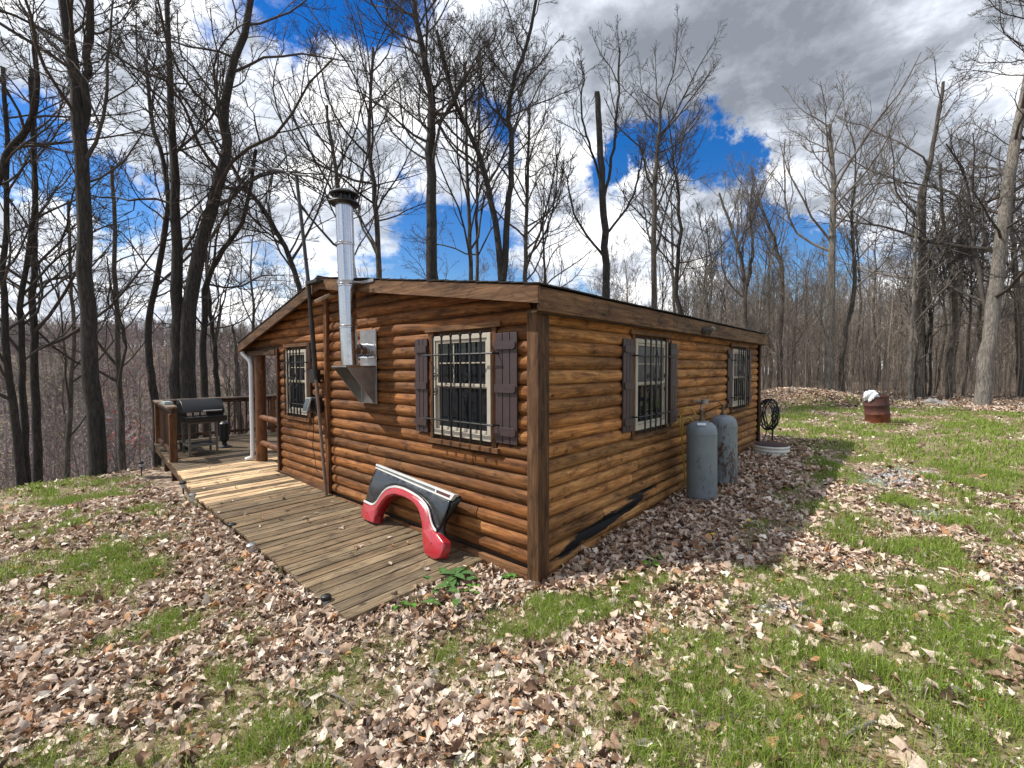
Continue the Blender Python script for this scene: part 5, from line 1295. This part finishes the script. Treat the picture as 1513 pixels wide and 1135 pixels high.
# generic forest trees: variants and copies
def variant(k, H, r, bark, twig, tb=.38, **cr):
    g = np.random.default_rng(100 + k)
    pts = [np.array([0, 0, -.4])]; p = np.array([0, 0, 0.]); dx, dy = g.normal(0, .03, 2)
    for j in range(1, 6): pts.append(np.array([dx * H * j / 5 + g.normal(0, .16), dy * H * j / 5 + g.normal(0, .16), H * j / 5]))
    base = dict(n1=15, n2=7, n3=6, n4=3, len1=.34, up=.12, a1=44, rmin=.007); base.update(cr)
    P, Rd = polyline(pts, [r, r * .85, r * .7, r * .5, r * .3, r * .1], 20, g, .03)
    v, f = tubes(P[None], Rd[None], 8); V, Fq = crown([(P, Rd, tb)], g, **base)
    mt = bpy.data.meshes.new('trunk'); mt.from_pydata(v.tolist(), [], f.tolist()); mt.materials.append(bark); mt.polygons.foreach_set('use_smooth', np.ones(len(f), bool))
    mc = bpy.data.meshes.new('crown'); mc.vertices.add(len(V)); mc.vertices.foreach_set('co', V.ravel()); n = len(Fq); mc.loops.add(n * 4); mc.loops.foreach_set('vertex_index', Fq.ravel().astype(np.int32)); mc.polygons.add(n)
    mc.polygons.foreach_set('loop_start', np.arange(0, n * 4, 4, dtype=np.int32)); mc.polygons.foreach_set('loop_total', np.full(n, 4, np.int32)); mc.update(calc_edges=True); mc.materials.append(twig)
    return mt, mc
VAR = [variant(0, 13, .13, BARKM, TWIGL), variant(1, 15, .16, BARKD, TWIG, up=.08, a1=50), variant(2, 11, .08, BARKL, TWIGL, .3, n1=13), variant(3, 14, .12, BARKM, TWIG, .45, up=.16, a1=36),
       variant(4, 9, .06, BARKM, TWIGL, .2, n1=14, len1=.3), variant(5, 12, .10, BARKL, TWIGL, .35, up=.14)]
def place(x, y, k, s, rz, label, group, name='forest_tree'):
    mt, mc = VAR[k]; t = thing(name, label, 'tree', (x, y, hz(x, y)), group); t.scale = (s, s, s); t.rotation_euler = (0, 0, rz)
    for nm, me in (('trunk', mt), ('crown', mc)):
        o = bpy.data.objects.new(nm, me); col.objects.link(o); o.parent = t
def fwd_lat(px, depth): p = at(px, 545, depth); return p[0], p[1]
g = np.random.default_rng(55)
G1 = 'bare trees of the wood beyond the lawn'
cnt = 0
for k in range(120):                                            # woods on the right and behind
    dep = 20.5 + 36 * (k / 120) ** 1.15; px = g.uniform(1000, 1720)
    x, y = fwd_lat(px, dep)
    if y < 20.3: continue
    v = int(g.choice([0, 2, 3, 4, 5, 1], p=[.2, .2, .2, .17, .15, .08])); place(x, y, v, g.uniform(.55, 1.0) * (1 if v != 1 else .85), g.uniform(0, 6.28), 'bare grey tree in the dense wood beyond the lawn', G1); cnt += 1
G2 = 'bare trees on the slope behind the cabin'
for k in range(50):
    dep = g.uniform(19, 50); px = g.uniform(330, 1130); x, y = fwd_lat(px, dep)
    if -7.5 < x < 1 and y < 9: continue
    v = int(g.choice([0, 1, 2, 3, 5, 4])); place(x, y, v, g.uniform(.6, .95), g.uniform(0, 6.28), 'bare tree showing over the cabin roof', G2)
G3 = 'bare trees on the slope left of the deck'
for k in range(32):
    dep = 20 + 45 * (k / 42) ** 1.2; px = g.uniform(-230, 430); x, y = fwd_lat(px, dep)
    if x > -11.5: continue
    v = int(g.choice([0, 2, 2, 3, 4, 5])); place(x, y, v, g.uniform(.55, .9), g.uniform(0, 6.28), 'bare tree on the falling slope left of the deck', G3)

# brush / saplings (stuff) and the far hillside wood (stuff)
def template(g, H, n1, n2, lean=.05, r=.012, rt=.004, leaf=0):
    P = np.zeros((1, 5, 3)); P[0, :, 2] = np.linspace(-.1, H, 5); P[0, 1:, :2] += np.cumsum(g.normal(0, lean * H / 4, (4, 2)), 0)
    Rd = np.linspace(r, rt, 5)[None]; VV, FF = [], []; o = 0
    P1, R1 = grow(P, Rd, n1, .25, 1, 40, .38, .7, 4, .1, .2, g, rt); L = [(P, Rd, 3), (P1, R1, 3)]
    if n2: P2, R2 = grow(P1, R1, n2, .2, 1, 38, .5, .8, 3, .08, .2, g, rt); L.append((P2, R2, 3))
    for a, b, s in L: v, f = tubes(a, b, s); VV.append(v); FF.append(f + o); o += len(v)
    if leaf:
        tip = L[-1][0][:, -1]; q = tip[g.integers(0, len(tip), leaf)] + g.normal(0, .25, (leaf, 3)); s = g.uniform(.07, .19, (leaf, 1)); a = g.normal(size=(leaf, 3)); b = g.normal(size=(leaf, 3)); a /= np.linalg.norm(a, axis=1, keepdims=True); b /= np.linalg.norm(b, axis=1, keepdims=True)
        v = np.stack([q - a * s, q - b * s, q + a * s, q + b * s], 1).reshape(-1, 3); VV.append(v); FF.append(np.arange(leaf * 4).reshape(-1, 4) + o)
    V = np.vstack(VV); isleaf = np.zeros(len(V)); 
    if leaf: isleaf[-leaf * 4:] = 1
    return V, np.vstack(FF), isleaf
def scatter(name, T, x, y, s, cols_, leafcols, label, cat):
    VV, FF, CC = [], [], []; o = 0; g = np.random.default_rng(5)
    which = g.integers(0, len(T), len(x)); zz = height(x, y)
    for k, (V, Fq, il) in enumerate(T):
        I = np.where(which == k)[0]; n = len(I)
        if not n: continue
        a = g.uniform(0, 6.28, n); ca, sa = np.cos(a)[:, None], np.sin(a)[:, None]; ss = s[I][:, None]
        X = (V[None, :, 0] * ca - V[None, :, 1] * sa) * ss + x[I][:, None]; Y = (V[None, :, 0] * sa + V[None, :, 1] * ca) * ss + y[I][:, None]; Z = V[None, :, 2] * ss + zz[I][:, None]
        VV.append(np.stack([X, Y, Z], -1).reshape(-1, 3)); FF.append((Fq[None] + (np.arange(n) * len(V))[:, None, None] + o).reshape(-1, 4)); o += n * len(V)
        c = cols_[I][:, None, :] * np.ones((1, len(V), 1))
        if leafcols is not None: c = np.where(il[None, :, None] > 0, leafcols[I][:, None, :], c)
        CC.append(c.reshape(-1, 3))
    ob = mesh(name, np.vstack(VV), np.vstack(FF), BRUSHM, None, False, np.vstack(CC)); return tagp(ob, label, cat, kind='stuff')
g = np.random.default_rng(77)
TS = [template(g, 2.6, 7, 3, .08, .012, .004) for _ in range(4)] + [template(g, 1.2, 9, 3, .15, .007, .003) for _ in range(3)] + [template(g, 6.0, 9, 4, .04, .028, .006) for _ in range(3)]
n = 2600; dep = 20.2 + 28 * g.random(n) ** 1.2; px = g.uniform(980, 1800, n); P = np.array([fwd_lat(a, b) for a, b in zip(px, dep)]); k = P[:, 1] > 20.4; P = P[k]
c = np.array([.25, .21, .17]) * g.uniform(.5, 1.6, (len(P), 1)); 
scatter('undergrowth', TS, P[:, 0], P[:, 1], g.uniform(.5, 1.25, len(P)), c, None, 'thicket of bare saplings and brush filling the wood beyond the lawn', 'brush')
TL = [template(g, 2.4, 8, 4, .10, .012, .004, 14) for _ in range(3)] + [template(g, 5.0, 9, 4, .05, .022, .006, 22) for _ in range(3)]
n = 400; dep = 13 + 34 * g.random(n) ** 1.1; px = g.uniform(-350, 560, n); P = np.array([fwd_lat(a, b) for a, b in zip(px, dep)]); k = (P[:, 0] < -11) ; P = P[k]
c = np.array([.17, .145, .12]) * g.uniform(.5, 1.6, (len(P), 1)); lc = np.where(g.random((len(P), 1)) < .15, np.array([[.22, .085, .07]]), np.array([[.20, .20, .09]])) * g.uniform(.6, 1.1, (len(P), 1))
for T_ in TL:
    pass
TLs = []
for V, Fq, il in TL:                                               # small buds, not large leaves
    V = V.copy(); q = V[il > 0].reshape(-1, 4, 3); cq = q.mean(1, keepdims=True); V[il > 0] = (cq + (q - cq) * .16).reshape(-1, 3); TLs.append((V, Fq, il))
scatter('slope_brush', TLs, P[:, 0], P[:, 1], g.uniform(.6, 1.2, len(P)), c, lc, 'budding saplings and brush on the slope below the grass edge', 'brush')
TH = [template(g, 13, 12, 6, .03, .16, .05, 95) for _ in range(6)]
n = 4600; dep = 48 + 330 * g.random(n) ** .8; px = g.uniform(-500, 900, n); P = np.array([fwd_lat(a, b) for a, b in zip(px, dep)]); k = (P[:, 0] < -45); P = P[k]
nz_ = fbm(P[:, 0] * .03, P[:, 1] * .03, 3, 91)
c = np.array([.27, .225, .215]) * g.uniform(.6, 1.4, (len(P), 1)); r = g.random(len(P)) + (nz_ - .5) * 1.6  # tree colour lightened in place of haze over the far hillside
lc = np.where((r > .86)[:, None], np.array([[.33, .125, .10]]), np.where((r < .30)[:, None], np.array([[.33, .31, .14]]), np.array([[.22, .18, .175]]))) * g.uniform(.7, 1.2, (len(P), 1))
scatter('hillside_wood', TH, P[:, 0], P[:, 1], g.uniform(.8, 1.25, len(P)), c, lc, 'far wooded hillside across the valley with reddish and yellow-green budding crowns', 'wood')
n = 1500; dep = 40 + 60 * g.random(n); px = g.uniform(900, 1900, n); P = np.array([fwd_lat(a, b) for a, b in zip(px, dep)]); c = np.array([.27, .235, .20]) * g.uniform(.6, 1.4, (len(P), 1)); k = (P[:, 0] > -20) & (P[:, 1] > 25); P = P[k]; c = c[k]
TF = [template(g, 12, 12, 7, .03, .11, .022) for _ in range(6)]
scatter('far_wood', TF, P[:, 0], P[:, 1], g.uniform(.5, .95, len(P)), c, None, 'mass of bare trunks deep in the wood beyond the lawn', 'wood')

# ------------------------------------------------------------------ sky and sun
AZ = math.radians(51); EL = math.radians(51)
sd = np.array([-math.sin(AZ) * math.cos(EL), -math.cos(AZ) * math.cos(EL), math.sin(EL)])
sl = bpy.data.lights.new('sun', 'SUN'); so = bpy.data.objects.new('sun', sl); col.objects.link(so)
sl.energy = 4.0; sl.angle = math.radians(.8); sl.color = (1, .95, .88)
so.rotation_mode = 'QUATERNION'; so.rotation_quaternion = Vector(sd).to_track_quat('Z', 'Y')
W = bpy.data.worlds.new('World'); sc.world = W; W.use_nodes = True; nt = W.node_tree; bg = nt.nodes['Background']; bg.inputs['Strength'].default_value = .1
def N_(ty, **kw):
    x = nt.nodes.new(ty)
    for k, v in kw.items(): setattr(x, k, v)
    return x
sky = N_('ShaderNodeTexSky', sky_type='NISHITA'); sky.sun_disc = False; sky.sun_elevation = EL; sky.sun_rotation = math.atan2(sd[0], sd[1]); sky.air_density = 1.2; sky.dust_density = .3; sky.ozone_density = 2.5
hs = N_('ShaderNodeHueSaturation'); hs.inputs['Hue'].default_value = .515; hs.inputs['Saturation'].default_value = 1.5; hs.inputs['Value'].default_value = .95; nt.links.new(sky.outputs[0], hs.inputs['Color'])
tc = N_('ShaderNodeTexCoord'); DIR = tc.outputs['Generated']
def mth(op, a, b=None, c=None, clamp=False):
    x = N_('ShaderNodeMath', operation=op); x.use_clamp = clamp
    for i, v in enumerate((a, b, c)):
        if v is None: continue
        if hasattr(v, 'is_linked'): nt.links.new(v, x.inputs[i])
        else: x.inputs[i].default_value = v
    return x.outputs[0]
def blob(px, py, rdeg):
    d = ray(px, py); d = d / np.linalg.norm(d); x = N_('ShaderNodeVectorMath', operation='DOT_PRODUCT'); nt.links.new(WD, x.inputs[0]); x.inputs[1].default_value = d
    n = 1.0 / (1 - math.cos(math.radians(rdeg))); return mth('POWER', mth('MAXIMUM', x.outputs['Value'], 0.0), n * .9)
# warped direction so that blob outlines are cloud-like
nw = N_('ShaderNodeTexNoise'); nw.inputs['Scale'].default_value = 5.0; nw.inputs['Detail'].default_value = 9; nw.inputs['Roughness'].default_value = .66; nt.links.new(DIR, nw.inputs['Vector'])
vs = N_('ShaderNodeVectorMath', operation='SUBTRACT'); nt.links.new(nw.outputs['Color'], vs.inputs[0]); vs.inputs[1].default_value = (.5, .5, .5)
vm = N_('ShaderNodeVectorMath', operation='MULTIPLY_ADD'); nt.links.new(vs.outputs[0], vm.inputs[0]); vm.inputs[1].default_value = (.34, .34, .34); nt.links.new(DIR, vm.inputs[2])
vn = N_('ShaderNodeVectorMath', operation='NORMALIZE'); nt.links.new(vm.outputs[0], vn.inputs[0]); WD = vn.outputs[0]
# planar projection for perspective in the cloud deck
sp = N_('ShaderNodeSeparateXYZ'); nt.links.new(DIR, sp.inputs[0])
dz = mth('ADD', mth('MAXIMUM', sp.outputs['Z'], 0.0), .16)
cx_ = mth('DIVIDE', sp.outputs['X'], dz); cy_ = mth('DIVIDE', sp.outputs['Y'], dz)
cb = N_('ShaderNodeCombineXYZ'); nt.links.new(cx_, cb.inputs[0]); nt.links.new(cy_, cb.inputs[1])
def wn(scale, detail, rough, seed=0, dist=0.):
    x = N_('ShaderNodeTexNoise', noise_dimensions='4D'); x.inputs['Scale'].default_value = scale; x.inputs['Detail'].default_value = detail; x.inputs['Roughness'].default_value = rough; x.inputs['W'].default_value = seed; x.inputs['Distortion'].default_value = dist
    nt.links.new(cb.outputs[0], x.inputs['Vector']); return x.outputs['Fac']
base = wn(1.5, 8, .60, 2.3, .25); fine = wn(4.5, 7, .62, 5.1, .2)
def total(L):
    o = None
    for px, py, r, w in L:
        b = mth('MULTIPLY', blob(px, py, r), w); o = b if o is None else mth('ADD', o, b)
    return o
cloudb = total([(480, 110, 9, .55), (870, 375, 8, .75), (1010, 330, 7, .55), (1150, 215, 6, .75), (1020, 90, 13, .75), (1300, 110, 14, .8), (700, 60, 9, .45), (830, 190, 6, .4), (1270, 300, 4, .45), (240, 60, 10, .25), (640, 280, 8, .15), (60, 90, 9, .6), (120, 370, 8, .6), (30, 330, 6, .45), (250, 150, 8, .5), (300, 300, 7, .4), (60, 210, 5, .2), (560, 200, 7, .3), (330, 470, 9, .2), (1480, 330, 8, .3), (1290, 410, 5, .3), (420, 300, 6, .25)])
blueb = total([(20, 200, 5, .7), (185, 310, 6, .8), (540, 0, 5, .8), (395, 70, 5, 1.1), (890, 270, 4, .9), (1062, 232, 4.5, 1.9), (960, 225, 4, 1.4), (1200, 360, 7, 1.2), (690, 385, 7, .9), (740, 165, 4, .7), (850, 440, 5, .7), (1450, 150, 3, .6), (150, 265, 4, .5), (370, 390, 4, .6), (80, 260, 5, .7), (600, 340, 5, .6), (1130, 330, 4, .7), (1290, 230, 3, .7), (1420, 370, 4, .4)])
cov = mth('ADD', mth('SUBTRACT', mth('MULTIPLY', base, 2.3), .72), mth('SUBTRACT', cloudb, blueb)); cov = mth('ADD', cov, mth('MULTIPLY', mth('SUBTRACT', fine, .5), 1.3))
mr = N_('ShaderNodeMapRange', interpolation_type='SMOOTHSTEP'); mr.inputs['From Min'].default_value = .05; mr.inputs['From Max'].default_value = .62; nt.links.new(cov, mr.inputs['Value']); CLM = mr.outputs[0]
greyb = total([(1040, 120, 11, .50), (1290, 80, 13, .48), (900, 40, 7, .2), (1350, 190, 6, .3), (520, 90, 3, .15), (170, 130, 7, .12), (400, 230, 7, .2), (870, 380, 8, -.12), (1010, 330, 6, -.1), (1150, 230, 5, -.45), (470, 60, 6, -.4), (820, 190, 5, -.3), (650, 60, 6, -.2)])
gn = mth('ADD', greyb, mth('MULTIPLY', mth('ADD', mth('SUBTRACT', wn(2.2, 7, .6, 9.2, .5), .40), mth('MULTIPLY', mth('SUBTRACT', fine, .5), .8)), 2.2))
cr_ = N_('ShaderNodeValToRGB'); e = cr_.color_ramp.elements
e[0].position = .0; e[0].color = (1, 1, 1, 1); e[1].position = 1.0; e[1].color = (.20, .22, .26, 1)
x = e.new(.30); x.color = (.60, .64, .71, 1); x = e.new(.10); x.color = (.86, .88, .92, 1); x = e.new(.62); x.color = (.34, .37, .42, 1)
nt.links.new(gn, cr_.inputs['Fac'])
sc10 = N_('ShaderNodeVectorMath', operation='SCALE'); nt.links.new(cr_.outputs['Color'], sc10.inputs[0]); sc10.inputs['Scale'].default_value = 10.3
mx = N_('ShaderNodeMix', data_type='RGBA'); nt.links.new(CLM, mx.inputs[0]); nt.links.new(hs.outputs[0], mx.inputs[6]); nt.links.new(sc10.outputs[0], mx.inputs[7]); nt.links.new(mx.outputs[2], bg.inputs['Color'])
W.cycles.sampling_method = 'MANUAL'; W.cycles.sample_map_resolution = 1024
sc.view_settings.view_transform = 'Standard'; sc.view_settings.look = 'None'; sc.view_settings.exposure = .52; sc.view_settings.gamma = 1
